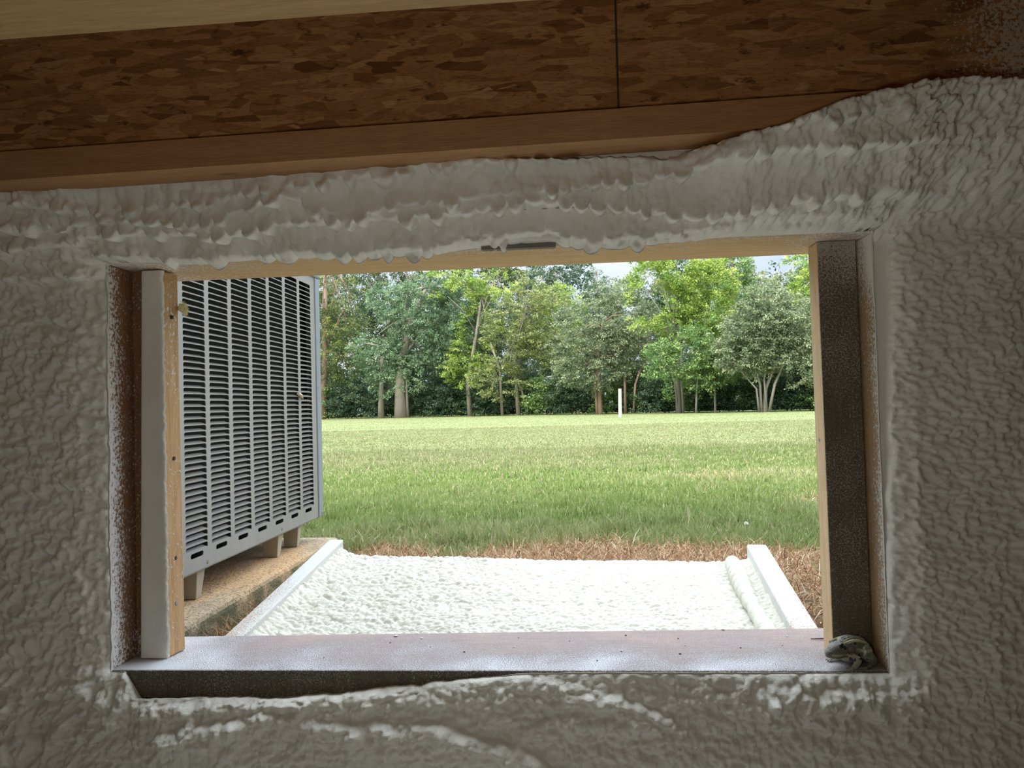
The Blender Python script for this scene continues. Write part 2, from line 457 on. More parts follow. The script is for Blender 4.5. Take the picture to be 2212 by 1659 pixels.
def foam_wall():
    du = .0018
    def axis(p): return np.concatenate([np.linspace(p[i], p[i+1], max(2, int((p[i+1]-p[i])/d_)), endpoint=False) for i, d_ in enumerate((du, du, du))]+[[p[3]]])
    xs = axis((-1.30, XL, XR, 1.10)); zs = axis((-.02, ZB, ZT, 1.069))
    i0, i1 = np.searchsorted(xs, XL-1e-9), np.searchsorted(xs, XR-1e-9); j0, j1 = np.searchsorted(zs, ZB-1e-9), np.searchsorted(zs, ZT-1e-9)
    X, Z = np.meshgrid(xs, zs)
    dx = np.maximum(np.maximum(XL-X, X-XR), 0); dz = np.maximum(np.maximum(ZB-Z, Z-ZT), 0)
    inx = (X >= XL-1e-9) & (X <= XR+1e-9); inz = (Z >= ZB-1e-9) & (Z <= ZT+1e-9)
    top = inx & (Z >= ZT-1e-9); bot = inx & (Z <= ZB+1e-9); lef = inz & (X <= XL+1e-9); rig = inz & (X >= XR-1e-9)
    d0 = np.hypot(dx, dz); fo_ = np.clip(1-d0/.05, 0, 1)**2
    Xn = X+lef*lip_of('left', X, Z)*fo_-rig*lip_of('right', X, Z)*fo_
    Zn = Z-top*lip_of('top', X, Z)*fo_+bot*lip_of('bottom', X, Z)*fo_
    H = foam_height(Xn, Zn)
    Zn = Zn-DROOP*.38*np.clip(d0/.02, 0, 1)
    e1 = np.clip(d0/.006, 0, 1); e1 = np.sqrt(e1*(2-e1)); e2 = np.clip(d0/.034, 0, 1)**.8
    tf = ss(-.03, .0, Z-ZT)*inx
    edge = e1*tf+(.22*e1+.78*e2)*(1-tf)
    H = H*(.12+.88*edge)+.002*tf*edge
    V = np.stack([Xn, Y0-H, Zn], -1).reshape(-1, 3)
    nx, nz = len(xs), len(zs)
    j, i = np.meshgrid(np.arange(nz-1), np.arange(nx-1), indexing='ij')
    keep = ~((i >= i0) & (i < i1) & (j >= j0) & (j < j1))
    i, j = i[keep], j[keep]; k = j*nx+i
    Fq = np.stack([k, k+1, k+nx+1, k+nx], -1)
    # boundary loop round the hole, closed back to the framing
    loop = [(i_, j0) for i_ in range(i0, i1)]+[(i1, j_) for j_ in range(j0, j1)]+[(i_, j1) for i_ in range(i1, i0, -1)]+[(i0, j_) for j_ in range(j1, j0, -1)]
    L = np.array([q[1]*nx+q[0] for q in loop]); n = len(L)
    P1 = V[L].copy(); P1[:, 1] = 1.046
    P2 = np.array([(xs[q[0]], 1.056, zs[q[1]]) for q in loop]); lowb = np.array([q[1] == j0 for q in loop]); P2[lowb, 2] = V[L][lowb, 2]-.002
    P2[:, 0] += np.where(P2[:, 0] < XL+1e-6, -.001, np.where(P2[:, 0] > XR-1e-6, .001, 0)); P2[~lowb, 2] += np.where(P2[~lowb, 2] > ZT-1e-6, .001, 0)
    b1 = len(V); b2 = b1+n; m = np.arange(n); m2 = (m+1) % n
    Fl = np.concatenate([np.stack([L[m2], L[m], b1+m, b1+m2], -1), np.stack([b1+m2, b1+m, b2+m, b2+m2], -1)])
    V = np.concatenate([V, P1, P2])
    used = np.zeros(len(V), bool); Fa = np.concatenate([Fq, Fl]); used[Fa.ravel()] = True
    remap = np.cumsum(used)-1
    return mesh('wall_foam_coating', V[used], remap[Fa], m_foam, smooth=True)
o = foam_wall(); tag(o, kind='structure')
o['label'] = 'lumpy cream spray foam coating the foundation wall round the opening'

# ---- timber frame of the opening
door = empty('door_1', (-.13, 1.12, ZB), 'timber-framed crawlspace opening ringed by spray foam', None, None, 'structure')
MB().hexa([(XL-.04, Y0+.002, ZT), (XR+.04, Y0+.002, ZT), (XR+.04, 1.195, ZT), (XL-.04, 1.215, ZT),
           (XL-.04, Y0+.002, ZT+.038), (XR+.04, Y0+.002, ZT+.038), (XR+.04, 1.195, ZT+.038), (XL-.04, 1.215, ZT+.038)]).build('header', m_header, door, bevel=.0015)
MB().hexa([(XL-.04, Y0+.002, ZB-.038), (XR+.04, Y0+.002, ZB-.038), (XR+.04, 1.248, ZB-.038), (XL-.04, 1.207, ZB-.038),
           (XL-.04, Y0+.002, ZB), (XR+.04, Y0+.002, ZB), (XR+.04, 1.248, ZB), (XL-.04, 1.207, ZB)]).build('sill_board', m_sill, door, bevel=.002)
MB().box((XL-.03, Y0+.0005, ZB-.037), (XR, Y0+.0018, ZB-.0006)).build('sill_edge', m_stopR_face, door)['label'] = 'grey front edge of the sill with its shade in the colour'  # thin facing strip; the underlit face's darkness is put into its colour
MB().box((XL-.038, Y0+.003, ZB+.0005), (XL, 1.205, ZT-.0005)).build('jamb', m_jambL, door, bevel=.0015)['label'] = 'brown left jamb dusted with foam'
MB().box((XR, Y0+.003, ZB+.0005), (XR+.038, 1.205, ZT-.0005)).build('jamb', m_jambR, door, bevel=.0015)['label'] = 'orange right jamb speckled with foam'
# stops
YS0, YS1 = 1.100, 1.140
m_gap = plain('dark_weathered_wood', (.07, .05, .035), .9)
lst = MB().hexa([(-.648, YS0, ZB+.001), (-.607, YS0, ZB+.001), (-.601, YS1, ZB+.001), (-.648, YS1, ZB+.001),
                 (-.640, YS0, ZT-.003), (-.609, YS0, ZT-.003), (-.605, YS1, ZT-.003), (-.640, YS1, ZT-.003)]).build('stop_board', m_stripL, door, bevel=.002)
lst['label'] = 'left stop board with a foam-covered face'
MB().box((-.6615, YS0+.012, ZB+.001), (-.640, YS1-.002, ZT-.001)).build('backing_strip', m_jambL, door)
# foam skin on the left stop board's face
def foam_skin():
    nz2, nx2 = 260, 26
    zs = np.linspace(ZB+.0015, ZT-.003, nz2); V = []
    for z in zs:
        f = (z-ZB)/(ZT-ZB)
        x0 = -.649+.009*f; x1 = -.6045-.002*f+.0022*(float(vnoise(np.array(z*90), np.array(0.), 5))-.5)+.0018*(float(vnoise(np.array(z*300), np.array(0.), 6))-.5)
        for i in range(nx2):
            s = i/(nx2-1); x = x0+(x1-x0)*s
            bump = .0045*math.sqrt(max(0, 1-(2*s-1)**8))
            bump += .0012*(float(fbm(np.array(x*60.), np.array(z*45.), 3, 8))-.5)*min(1, 8*s, 8*(1-s))
            V.append((x, YS0-bump+.0008, z))
    Fc = np.array([(r*nx2+c, r*nx2+c+1, (r+1)*nx2+c+1, (r+1)*nx2+c) for r in range(nz2-1) for c in range(nx2-1)])
    s = mesh('foam_skin', V, Fc, m_foam, lst, smooth=True)
foam_skin()
rst = MB().hexa([(.3465, YS0, ZB+.001), (.3985, YS0, ZB+.001), (.3985, YS1, ZB+.001), (.3465, YS1, ZB+.001),
                 (.3445, YS0, ZT-.001), (.3965, YS0, ZT-.001), (.3965, YS1, ZT-.001), (.3445, YS1, ZT-.001)]).build('stop_board', m_strip, door, bevel=.001)
rst['label'] = 'right stop board, pale edge and dark speckled face'
MB().hexa([(.3470, YS0-.0012, ZB+.001), (.3982, YS0-.0012, ZB+.001), (.3982, YS0+.0002, ZB+.001), (.3470, YS0+.0002, ZB+.001),
           (.3450, YS0-.0012, ZT-.001), (.3962, YS0-.0012, ZT-.001), (.3962, YS0+.0002, ZT-.001), (.3450, YS0+.0002, ZT-.001)]).build('board_face', m_stopR_face, rst)
# screws and holes
def screw(p, d, r, parent, name='screw', mat=None):
    p = Vector(p); d = Vector(d).normalized()
    MB().tube([p, p+d*.0009, p+d*.0013], [r, r, r*.7], 14).tube([p+d*.0013, p+d*.0014], [r*.35, r*.35], 6).build(name, mat or m_metal_dark, parent, smooth=False)
for (x, y) in ((1755, 622), (1768, 950)):
    q = atY(x, y, 1.122); screw((.3462, 1.122, q[2]), (-1, 0, 0), .0032, rst)
for (x, y) in ((384, 1303),):
    q = atY(x, y, 1.122); screw((-.6048, 1.122, q[2]), (1, 0, 0), .0036, lst)
for (x, y) in ((378, 685), (381, 990), (379, 1205)):
    q = atY(x, y, 1.122)
    MB().tube([(-.6075, 1.122, q[2]), (-.6042, 1.122, q[2])], [.003, .003], 10).build('nail_hole', m_gap, lst)
# dark weathered sliver over the header where the foam thins out
m_shingle = plain('grey_gasket', (.24, .225, .20), .95)
g0, g1 = atY(1040, 520, 1.045), atY(1200, 508, 1.045)
MB().box((g0[0], 1.040, ZT-.004), (g1[0], 1.0515, ZT+.010)).build('gasket', m_shingle, door)

# little crumbs lying on the sill
m_crumb = foam_mat('foam_crumb', (.80, .79, .74), (.88, .87, .82), 400, .0005)
m_bark = plain('dark_crumb', (.12, .08, .06), .9)
def rock(name, p, r, mat, flat=.5, label=None, cat=None, group=None, parent=None, s=0):
    rr = random.Random(s); n = 8; V = []; Fc = []
    for i in range(1, 5):
        th = math.pi*i/5
        for k in range(n):
            a = 2*math.pi*k/n; q = r*(.8+.4*rr.random())
            V.append((p[0]+q*1.3*math.sin(th)*math.cos(a), p[1]+q*math.sin(th)*math.sin(a), p[2]+r*flat+q*flat*math.cos(th)))
    V.append((p[0], p[1], p[2]+2*r*flat)); V.append((p[0], p[1], p[2]))
    for i in range(3):
        for k in range(n): Fc.append((i*n+k, (i+1)*n+k, (i+1)*n+(k+1) % n, i*n+(k+1) % n))
    for k in range(n): Fc.append((len(V)-2, k, (k+1) % n)); Fc.append((len(V)-1, 3*n+(k+1) % n, 3*n+k))
    o = mesh(name, V, Fc, mat, parent, smooth=True, loc=None if parent else p)
    return tag(o, label, cat, group)
crumbs = [(855, 1375, .0026, 'largest white foam crumb near the back of the sill'), (911, 1380, .0018, 'small white foam crumb right of the largest one'),
          (1342, 1407, .0017, 'white foam crumb at mid sill, right of centre'), (1562, 1361, .0022, 'white foam crumb at the back sill edge toward the frog')]
for i, (x, y, r, lb) in enumerate(crumbs):
    p = atZ(x, y, ZB+.0002); rock('foam_crumb', tuple(p), r, m_crumb, .5, lb, 'crumb', 'foam crumbs on the sill', s=i)
for i, (x, y, r, lb) in enumerate([(1352, 1373, .0014, 'dark wood crumb toward the right half of the sill'), (1003, 1409, .0014, 'dark crumb left of the middle of the sill'), (1469, 1413, .0014, 'dark crumb on the right part of the sill'), (843, 1389, .0012, 'dark crumb just before the largest white crumb'), (1465, 1380, .0011, 'tiny dark crumb near the sill back edge')]):
    p = atZ(x, y, ZB+.0002); rock('wood_crumb', tuple(p), r, m_bark, .5, lb, 'crumb', 'dark crumbs on the sill', s=20+i)
rr_ = random.Random(77)
spots = [('white', x, y) for x, y in ((640, 1404), (735, 1391), (1110, 1399), (1240, 1420), (1480, 1395), (1655, 1409), (1700, 1375))]+[('dark', x, y) for x, y in ((700, 1421), (930, 1398), (1120, 1378), (1290, 1428), (1600, 1400), (1690, 1395), (1230, 1385))]
for c_, x, y in spots:
    p = atZ(x, y, ZB+.0002)
    rock('foam_crumb' if c_ == 'white' else 'wood_crumb', tuple(p), rr_.uniform(.0008, .0012), m_crumb if c_ == 'white' else m_bark, .5,
         'tiny '+c_+' speck lying loose on the sill', 'crumb', 'tiny '+c_+' specks on the sill', s=rr_.randrange(999))
# splinter twig beside the right strip
p = atZ(1775, 1380, ZB+.001)
tag(MB().tube([p+np.array([-.016, 0, 0]), p+np.array([0, -.002, .001]), p+np.array([.016, -.012, .002])], [.0007, .0012, .0006], 6).build('splinter', m_bark, loc=tuple(p)), 'thin brown splinter on the sill in front of the right strip', 'splinter')
# fluff
def fluff():
    c = np.array([-.598, 1.139, float(atY(388, 665, 1.135)[2])]); V = []; Fc = []; rr = np.random.default_rng(3)
    k = 0
    for i in range(420):
        d = rr.normal(size=3); d /= np.linalg.norm(d); d[2] *= 1.3
        f = rr.random(); base = c+np.array([.004*f, 0, .012*(.5-f)])
        a = base+d*.003; e = base+d*(.005+.003*rr.random())+np.array([.002, -.001, -.002])
        t = np.cross(d, rr.normal(size=3)); t = t/np.linalg.norm(t)*.0007
        V += [a-t, a+t, e]; Fc.append((k, k+1, k+2)); k += 3
    o = empty('foam_tuft', tuple(c), 'tuft of yellow foam fluff stuck on the left stop edge', 'tuft')
    rock('core', tuple(c-np.array([0, 0, .007])), .0058, m_tuft, 1.2, parent=o, s=5)
    mesh('fibers', V, Fc, m_tuft, o)
m_tuft = plain('yellow_fluff', (.95, .90, .62), .9)
fluff()

# ------------------------------------------------------------------ floor joists overhead
def joist(Yf, Yb, ztop, label, mweb, mfl, zb0, tilt, seam=None):
    """I-joist: bottom flange, strand-board web, top flange, running along X"""
    o = empty('floor_joist', (0, (Yf+Yb)/2, zb0), label, 'joist')
    xa, xb = -2.29, 2.29
    def zz(x, z): return z+tilt*max(-.75, min(.75, x))
    def beam(y0, y1, z0, z1, name, mat, bev=.0012):
        m = MB(); xs = [xa, -.75, .75, xb]
        for i in range(3):
            a, c = xs[i], xs[i+1]
            V = [(a, y0, zz(a, z0)), (c, y0, zz(c, z0)), (c, y1, zz(c, z0)), (a, y1, zz(a, z0)), (a, y0, min(zz(a, z1), 1.069)), (c, y0, min(zz(c, z1), 1.069)), (c, y1, min(zz(c, z1), 1.069)), (a, y1, min(zz(a, z1), 1.069))]
            m.hexa(V)
        return m.build(name, mat, o)
    fh = .036
    beam(Yf, Yb, zb0, zb0+fh, 'bottom_flange', mfl)
    beam(Yf, Yb, 1.069-fh, 1.069, 'top_flange', mfl)
    wy = (Yf+Yb)/2
    beam(wy-.005, wy+.005, zb0+fh, 1.069-fh, 'web', mweb)
    if seam is not None:
        MB().box((seam-.0012, wy-.0056, zb0+fh), (seam+.0012, wy-.0048, 1.069-fh)).build('web_seam', m_gap, o)
    return o
joist(.900, .955, 1.07, 'dark strand-board joist right above the foamed wall', m_osb, m_flange, .827, .0146, seam=float(atY(1333, 120, .92)[0]))
joist(.49, .541, 1.07, 'pale joist flange nearest the viewer, top left', m_osb, m_flange2, .808, .006)

# ------------------------------------------------------------------ hatch panel lying outside
def hatch():
    Lc = [np.array([-.672, 1.335, .088]), np.array([-.644, 1.97, .182])]
    Rc = [np.array([.425, 1.335, .087]), np.array([.468, 1.97, .156])]
    o = empty('hatch_panel', (-.1, 1.65, .03), 'hatch panel filled with white spray foam lying outside the sill', 'hatch panel')
    m_side = wood_mat('hatch_pine', (.50, .33, .22), (.66, .47, .33), (14, 1, 14), .48, 260, mask=[(1, 1.5, 1.95, .18), (0, -.655, -.62, .2)], sprayc=(.60, .59, .55))
    m_sideR = wood_mat('hatch_pine_right', (.50, .33, .22), (.66, .47, .33), (14, 1, 14), .10, 200, mask=[(1, 1.50, 1.95, .34), (0, .450, .425, .26)], sprayc=(.66, .655, .62))
    def P(u, v, h):     # u 0..1 across, v 0..1 away, h = height over board-top plane
        a = Lc[0]*(1-v)+Lc[1]*v; c = Rc[0]*(1-v)+Rc[1]*v
        q = a*(1-u)+c*u; q = q.copy(); q[2] += h; return q
    def beam(u0, u1, h0, h1, name, mat, v0=0, v1=1, bev=.003):
        return MB().hexa([P(u0, v0, h0), P(u1, v0, h0), P(u1, v1, h0), P(u0, v1, h0), P(u0, v0, h1), P(u1, v0, h1), P(u1, v1, h1), P(u0, v1, h1)]).build(name, mat, o, bevel=bev)
    beam(0, 1, -.101, -.086, 'panel_sheet', m_block, bev=.001)
    beam(.0, .033, -.0855, 0, 'side_board', m_side, bev=.003)['label'] = 'left side board, peach wood dusted with foam'
    beam(.957, 1.0, -.0855, 0, 'side_board', m_sideR, bev=.004)['label'] = 'right side board thickly coated with foam'
    beam(.0335, .9565, -.0855, -.060, 'end_board', m_side, v0=0, v1=.05, bev=.002)
    # foam fill
    nu, nvv = 470, 290
    U, Vv = np.meshgrid(np.linspace(.032, .958, nu), np.linspace(.0, 1.0, nvv))
    x = U*1.10; y = Vv*.64
    wx = x+.012*(fbm(x/.05, y/.05, 3, 4)-.5)*2; wy = y+.010*(fbm(x/.05, y/.05, 3, 6)-.5)*2
    lft = 1-ss(.25, .55, U)
    h = -.044+.006*fbm(x/.2, y/.1, 3, 2)
    h += (.0042+.0025*lft)*blobs(wx/.012, wy/.010, 3)+.0024*blobs(wx/.007, wy/.006, 9)+.004*blobs(wx/.030, wy/.020, 12)*lft
    for yc, sdv in ((.22, 1), (.36, 2), (.47, 3)):
        line = yc+.018*np.sin(x*4+sdv)+.012*(fbm(x/.2, x*0, 2, sdv)-.5)
        t = y-line
        h += np.where(t > 0, -.010*np.exp(-t/.015), .006*np.exp(t/.03))
    # creep up against the boards and round off at the far end
    h += .022*np.exp(-(U-.032)/.022)+.012*np.exp(-(.958-U)/.010)
    h -= .05*np.clip((Vv-.965)/.035, 0, 1)**2.2+.03*np.clip((.02-Vv)/.02, 0, 1)**2
    a = Lc[0][None, None]*(1-Vv[..., None])+Lc[1][None, None]*Vv[..., None]; c = Rc[0][None, None]*(1-Vv[..., None])+Rc[1][None, None]*Vv[..., None]
    Pq = a*(1-U[..., None])+c*U[..., None]; Pq[..., 2] += h
    Pq[..., 1] += (.012*(fbm(x/.08, x*0, 3, 44)-.5)-.006)*np.clip((Vv-.9)/.1, 0, 1)
    i = np.arange(nvv-1)[:, None]*nu; j = np.arange(nu-1)[None]
    Fq = np.stack([i+j, i+j+1, i+nu+j+1, i+nu+j], -1).reshape(-1, 4)
    mesh('foam_fill', Pq.reshape(-1, 3), Fq, m_foam_w, o, smooth=True)
    # thick ribbed foam bead along the right board
    nb = 150; nk = 16; V = []
    for r in range(nb):
        v = .005+r/(nb-1)*.93
        cc = P(.925-.012*v+.002*math.sin(v*9), v, -.026)
        rad = .0155+.0042*abs(math.sin(v*46+2*math.sin(v*9)))+.0018*(float(vnoise(np.array(v*60), np.array(0.), 3))-.5)+.003*math.sin(v*11)
        if v > .90: rad *= math.sqrt(max(.02, 1-((v-.90)/.036)**2))
        for k in range(nk):
            an = 2*math.pi*k/nk
            V.append(cc+np.array([math.cos(an)*rad, 0, math.sin(an)*rad]))
    Fc = np.array([(r*nk+k, r*nk+(k+1) % nk, (r+1)*nk+(k+1) % nk, (r+1)*nk+k) for r in range(nb-1) for k in range(nk)])
    mesh('foam_bead', V, Fc, m_foam_w, o, smooth=True)['label'] = 'thick ribbed bead of foam'
hatch()

# ------------------------------------------------------------------ concrete pad and condenser
def concrete():
    k = NB('pad_concrete', .9, .2)
    n1 = k.noise(k.coord(), 9, 4); n2 = k.noise(k.coord(), 170, 3, .7); n3 = k.noise(k.coord((1, .3, 1)), 3.5, 3)
    c = k.mix(k.mr(n1, .3, .7), (.37, .29, .19), (.52, .41, .27))
    c = k.mix(k.mr(n3, .52, .66), c, (.60, .38, .20))
    c = k.mix(k.math('MULTIPLY', k.mr(n2, .50, .60), .75), c, (.10, .08, .055))
    P = k.pos()
    g = k.n('ShaderNodeNewGeometry'); sx = k.n('ShaderNodeSeparateXYZ'); k.l(g.outputs['Normal'], sx.inputs[0])
    mo = k.math('MULTIPLY', k.mr(sx.outputs[2], .85, .25), k.mr(k.noise(k.coord((1, 1, 1)), 14, 4), .36, .55))
    c = k.mix(k.math('MULTIPLY', mo, .8), c, (.085, .095, .045))
    k.base(c); k.bump(k.math('ADD', n2, k.noise(k.coord(), 60, 3)), .004)
    return k.m
o = MB().box((-1.98, 1.34, -.05), (-.835, 2.68, .07)).build('concrete_pad', concrete(), bevel=.022, loc=(-1.4, 2.0, -.05), seg=4)
tag(o, 'rough mossy concrete pad under the grey condenser', 'concrete pad')

def condenser():
    XF, YA, YB, ZA, ZC = -.90, 1.655, 2.652, .146, .985
    o = empty('air_conditioner', (-1.33, 2.16, .07), 'grey louvered outdoor air conditioning unit on the concrete pad', 'air conditioner')
    k = NB('painted_steel', .42, .5); n = k.noise(k.coord((1, 1, .3)), 6, 3); P = k.pos()
    dirt = k.mr(k.noise(k.coord(), 30, 4), .45, .75)
    c = k.mix(k.mr(n, .3, .7), (.27, .262, .245), (.32, .312, .295))
    c = k.mix(k.math('MULTIPLY', dirt, .35), c, (.40, .33, .25)); k.base(c); m_ac = k.m
    m_post = plain('blue_grey_steel', (.27, .30, .32), .4)
    m_in = plain('coil_black', (.025, .023, .022), .7)
    # louver panel, lying in the plane X = XF
    m = MB(); V = []; Fc = []
    pitch = .0149; c0 = .1283; z0 = .194; y00 = 1.704; rows = 51; cols = 7
    def addv(L):
        k_ = len(V); V.extend(L); return k_
    for ci in range(cols):
        ya, yb = y00+ci*c0, y00+(ci+1)*c0
        for ri in range(rows):
            za = z0+ri*pitch; zb = za+pitch
            h0, h1, w0, w1 = za+.0010, zb-.0016, ya+.0105, yb-.0105
            r = .0075; mid = (w0+w1)/2
            hole = [(w0, h0), (w1, h0), (w1, (h0+h1)/2-.002), (w1, h1-r*.55), (w1-r*.3, h1-r*.16), (w1-r*.9, h1), (mid, h1), (w0+r*.9, h1), (w0+r*.3, h1-r*.16), (w0, h1-r*.55), (w0, (h0+h1)/2-.002)]
            oute = [(ya, za), (yb, za), (yb, (za+zb)/2), (yb, zb-.003), (yb, zb), (yb-.004, zb), (mid, zb), (ya+.004, zb), (ya, zb), (ya, zb-.003), (ya, (za+zb)/2)]
            n_ = 11
            a = addv([(XF, y, z) for y, z in oute]); h = addv([(XF, y, z) for y, z in hole]); q = addv([(XF-.0018, y, z) for y, z in hole])
            for i in range(n_):
                j = (i+1) % n_
                Fc.append((a+i, a+j, h+j, h+i)); Fc.append((h+i, h+j, q+j, q+i))
            # tongue pressed inward, rising from the lower lip
            pr = [(0, 0), (.0035, .0006), (.0080, .0022), (.0125, .0048)]
            t = []
            for di, (dx, dz) in enumerate(pr):
                ins = .0006+.0035*(di/3)**2
                t += [(XF-dx, w0+ins, h0+dz), (XF-dx, mid, h0+dz+.0003), (XF-dx, w1-ins, h0+dz)]
            t0 = addv(t)
            for di in range(3):
                for s_ in range(2):
                    e = t0+di*3+s_; Fc.append((e, e+1, e+4, e+3))
    # drain slots strip below
    za, zb = .1735, z0
    for ci in range(cols):
        ya, yb = y00+ci*c0, y00+(ci+1)*c0
        mid = (ya+yb)/2; hw, hh = .031, .0062; zc = .1835
        hole = []; oute = []
        for i in range(24):
            an = 2*math.pi*i/24-math.pi/2
            cy = mid+(hw-hh)*(1 if math.cos(an) > .01 else (-1 if math.cos(an) < -.01 else 0))
            hole.append((cy+hh*math.cos(an), zc+hh*math.sin(an)))
            s_ = max(abs(math.cos(an)), abs(math.sin(an)))
            oute.append((mid+(yb-ya)/2*math.cos(an)/s_, (za+zb)/2+(zb-za)/2*math.sin(an)/s_))
        a = addv([(XF, y, z) for y, z in oute]); h = addv([(XF, y, z) for y, z in hole]); q = addv([(XF-.002, y, z) for y, z in hole])
        for i in range(24):
            j = (i+1) % 24; Fc.append((a+i, a+j, h+j, h+i)); Fc.append((h+i, h+j, q+j, q+i))
    yE = y00+cols*c0; zE = z0+rows*pitch
    for (a_, b_, c_, d_) in ((YA, y00, ZA, ZC), (yE, YB, ZA, ZC), (y00, yE, ZA, .1735), (y00, yE, zE, ZC)):
        s_ = addv([(XF, a_, c_), (XF, b_, c_), (XF, b_, d_), (XF, a_, d_)]); Fc.append((s_, s_+1, s_+2, s_+3))
    s_ = addv([(XF, YA, ZA), (XF, YB, ZA), (XF-.02, YB, ZA), (XF-.02, YA, ZA)]); Fc.append((s_, s_+1, s_+2, s_+3))
    lp_ = mesh('louver_panel', V, Fc, m_ac, o)
    MB().box((-1.755, YA+.01, ZA+.02), (XF-.035, YB-.01, ZC-.02)).build('coil', m_in, o)
    MB().box((-1.775, YB, ZA), (XF, YB+.004, ZC)).box((-1.775, YA-.004, ZA), (XF, YA, ZC)).box((-1.780, YA-.004, ZA), (-1.776, YB+.004, ZC)).build('side_panel', m_ac, o)
    MB().box((XF-.02, YB-.018, ZA-.001), (XF+.0045, YB+.026, ZC)).build('corner_post', m_post, o, bevel=.003)['label'] = 'smooth blue-grey corner post'
    MB().box((-1.785, YA-.01, ZC), (XF+.008, YB+.03, ZC+.03)).build('top_cover', m_post, o, bevel=.008)
    MB().box((-1.77, YA+.01, ZA-.004), (XF-.003, YB-.01, ZA+.019)).build('base_pan', m_ac, o)
    m_foot = plain('beige_plastic', (.42, .37, .28), .6)
    for (yy, ww) in ((1.79, .042), (2.30, .040), (2.47, .036)):
        MB().hexa([(-.965, yy+.008, .0705), (XF-.02, yy+.008, .0705), (XF-.02, yy+ww-.008, .0705), (-.965, yy+ww-.008, .0705),
                   (-.965, yy, ZA-.004), (XF-.012, yy, ZA-.004), (XF-.012, yy+ww, ZA-.004), (-.965, yy+ww, ZA-.004)]).build('foot', m_foot, o, bevel=.002)
    m_brass = plain('zinc_screw', (.45, .42, .38), .35, .7)
    for (yy, zz_) in ((1.82, .158), (2.30, .160), (YB+.010, .158)):
        screw((XF+(.0045 if yy > YB else 0), yy, zz_), (1, 0, 0), .006, lp_, 'screw', m_brass)
    screw((XF+.0045, YB-.008, .60), (1, 0, 0), .005, lp_, 'screw', m_brass)
    return o
condenser()
# straw bit caught between louvers
p = np.array([-.897, 2.45, .575])
tag(MB().tube([p, p+np.array([.002, .02, -.006]), p+np.array([.003, .035, -.016])], [.005, .006, .002], 6).build('leaf_scrap', plain('pale_leaf', (.62, .52, .38), .8), loc=tuple(p)), 'pale leaf scrap caught in the condenser louvers', 'leaf')

# ------------------------------------------------------------------ ground
def gz(x, y):
    """lawn height"""
    return .045*np.exp(-((y-1.95)/.5)**2)*ss(-.85, -.55, x)*(1-ss(.8, 1.5, x))
def straw_zone(x, y):
    lim = 2.78+.30*(fbm(x/.35+7, y*0, 3, 14)-.5)*2+.16*np.exp(-((x-.25)/.45)**2)-.25*np.exp(-((x+.42)/.12)**2)-.14*ss(.5, .9, x)
    lim = np.maximum(lim, 2.2)
    z = 1-ss(-.12, .10, y-lim+.16*(fbm(x/.08, y/.08, 2, 3)-.5))
    return z*ss(-.98, -.86, x)
def patch_zone(x, y):
    a = np.exp(-(((x-.95)/.16)**2+((y-5.2)/.22)**2))
    b_ = np.exp(-(((x-1.28)/.40)**2+((y-3.95+.25*(x-1.28))/.16)**2))
    return np.clip(1.3*a+b_*1.1, 0, 1)
def ground():
    k = NB('lawn_soil', .95, .1)
    P = k.pos()
    n1 = k.noise(k.coord((.35, 1.3, 1), kind='Object'), .9, 4); n2 = k.noise(k.coord(), 7, 5, .7); n3 = k.noise(k.coord((1, 3, 1)), 40, 3, .7)
    g = k.mix(k.mr(n1, .38, .62), (.125, .155, .058), (.185, .20, .09))
    g = k.mix(k.math('MULTIPLY', k.mr(n2, .42, .7), .5), g, (.21, .21, .105))
    g = k.mix(k.math('MULTIPLY', k.mr(n3, .4, .65), .45), g, (.14, .17, .06))
    soil = k.mix(k.mr(n2, .3, .7), (.11, .075, .045), (.17, .12, .07))
    near = k.mix(.5, soil, (.10, .13, .045))
    c = k.mix(k.mr(P[1], 4.2, 8.5), near, g)
    c = k.mix(k.mr(P[1], 2.9, 2.6), c, soil)
    k.base(c)
    return k.m
xs = np.concatenate([np.linspace(-60, -3, 20), np.linspace(-2.8, 3.2, 90), np.linspace(3.6, 60, 20)])
ys = np.concatenate([np.linspace(1.23, 4, 60), np.linspace(4.4, 70, 60)])
GX, GY = np.meshgrid(xs, ys); GZ = gz(GX, GY)
nu = len(xs); i = np.arange(len(ys)-1)[:, None]*nu; j = np.arange(nu-1)[None]
o = mesh('ground', np.stack([GX, GY, GZ], -1).reshape(-1, 3), np.stack([i+j, i+j+1, i+nu+j+1, i+nu+j], -1).reshape(-1, 4), ground(), smooth=True)
tag(o, kind='structure')

def blades(n, pts, h, wd, lean, tint, curl=.5):
    """n two-segment blades"""
    x, y, z = pts
    a = rng.random(n)*2*math.pi; la = rng.random(n)*2*math.pi
    wxv = np.stack([np.cos(a), np.sin(a), 0*a], -1)*(wd/2)[:, None]
    ld = np.stack([np.cos(la), np.sin(la), 0*la], -1)
    p0 = np.stack([x, y, z], -1)
    up = np.array([0, 0, 1.])[None]
    l = lean[:, None]; hh = h[:, None]
    p1 = p0+(up*np.cos(l)+ld*np.sin(l))*hh*.55
    l2 = np.clip(l*(1+curl)+.1, 0, 1.75)
    p2 = p1+(up*np.cos(l2)+ld*np.sin(l2))*hh*.45
    p2[:, 2] = np.maximum(p2[:, 2], z+.002)
    V = np.stack([p0-wxv, p0+wxv, p1+wxv*.85, p1-wxv*.85, p2], 1).reshape(-1, 3)
    k = np.arange(n)[:, None]*5
    Q = k+np.array([[0, 1, 2, 3]]); T = k+np.array([[3, 2, 4]])
    return V, [Q, T], np.repeat(tint, 5, 0)
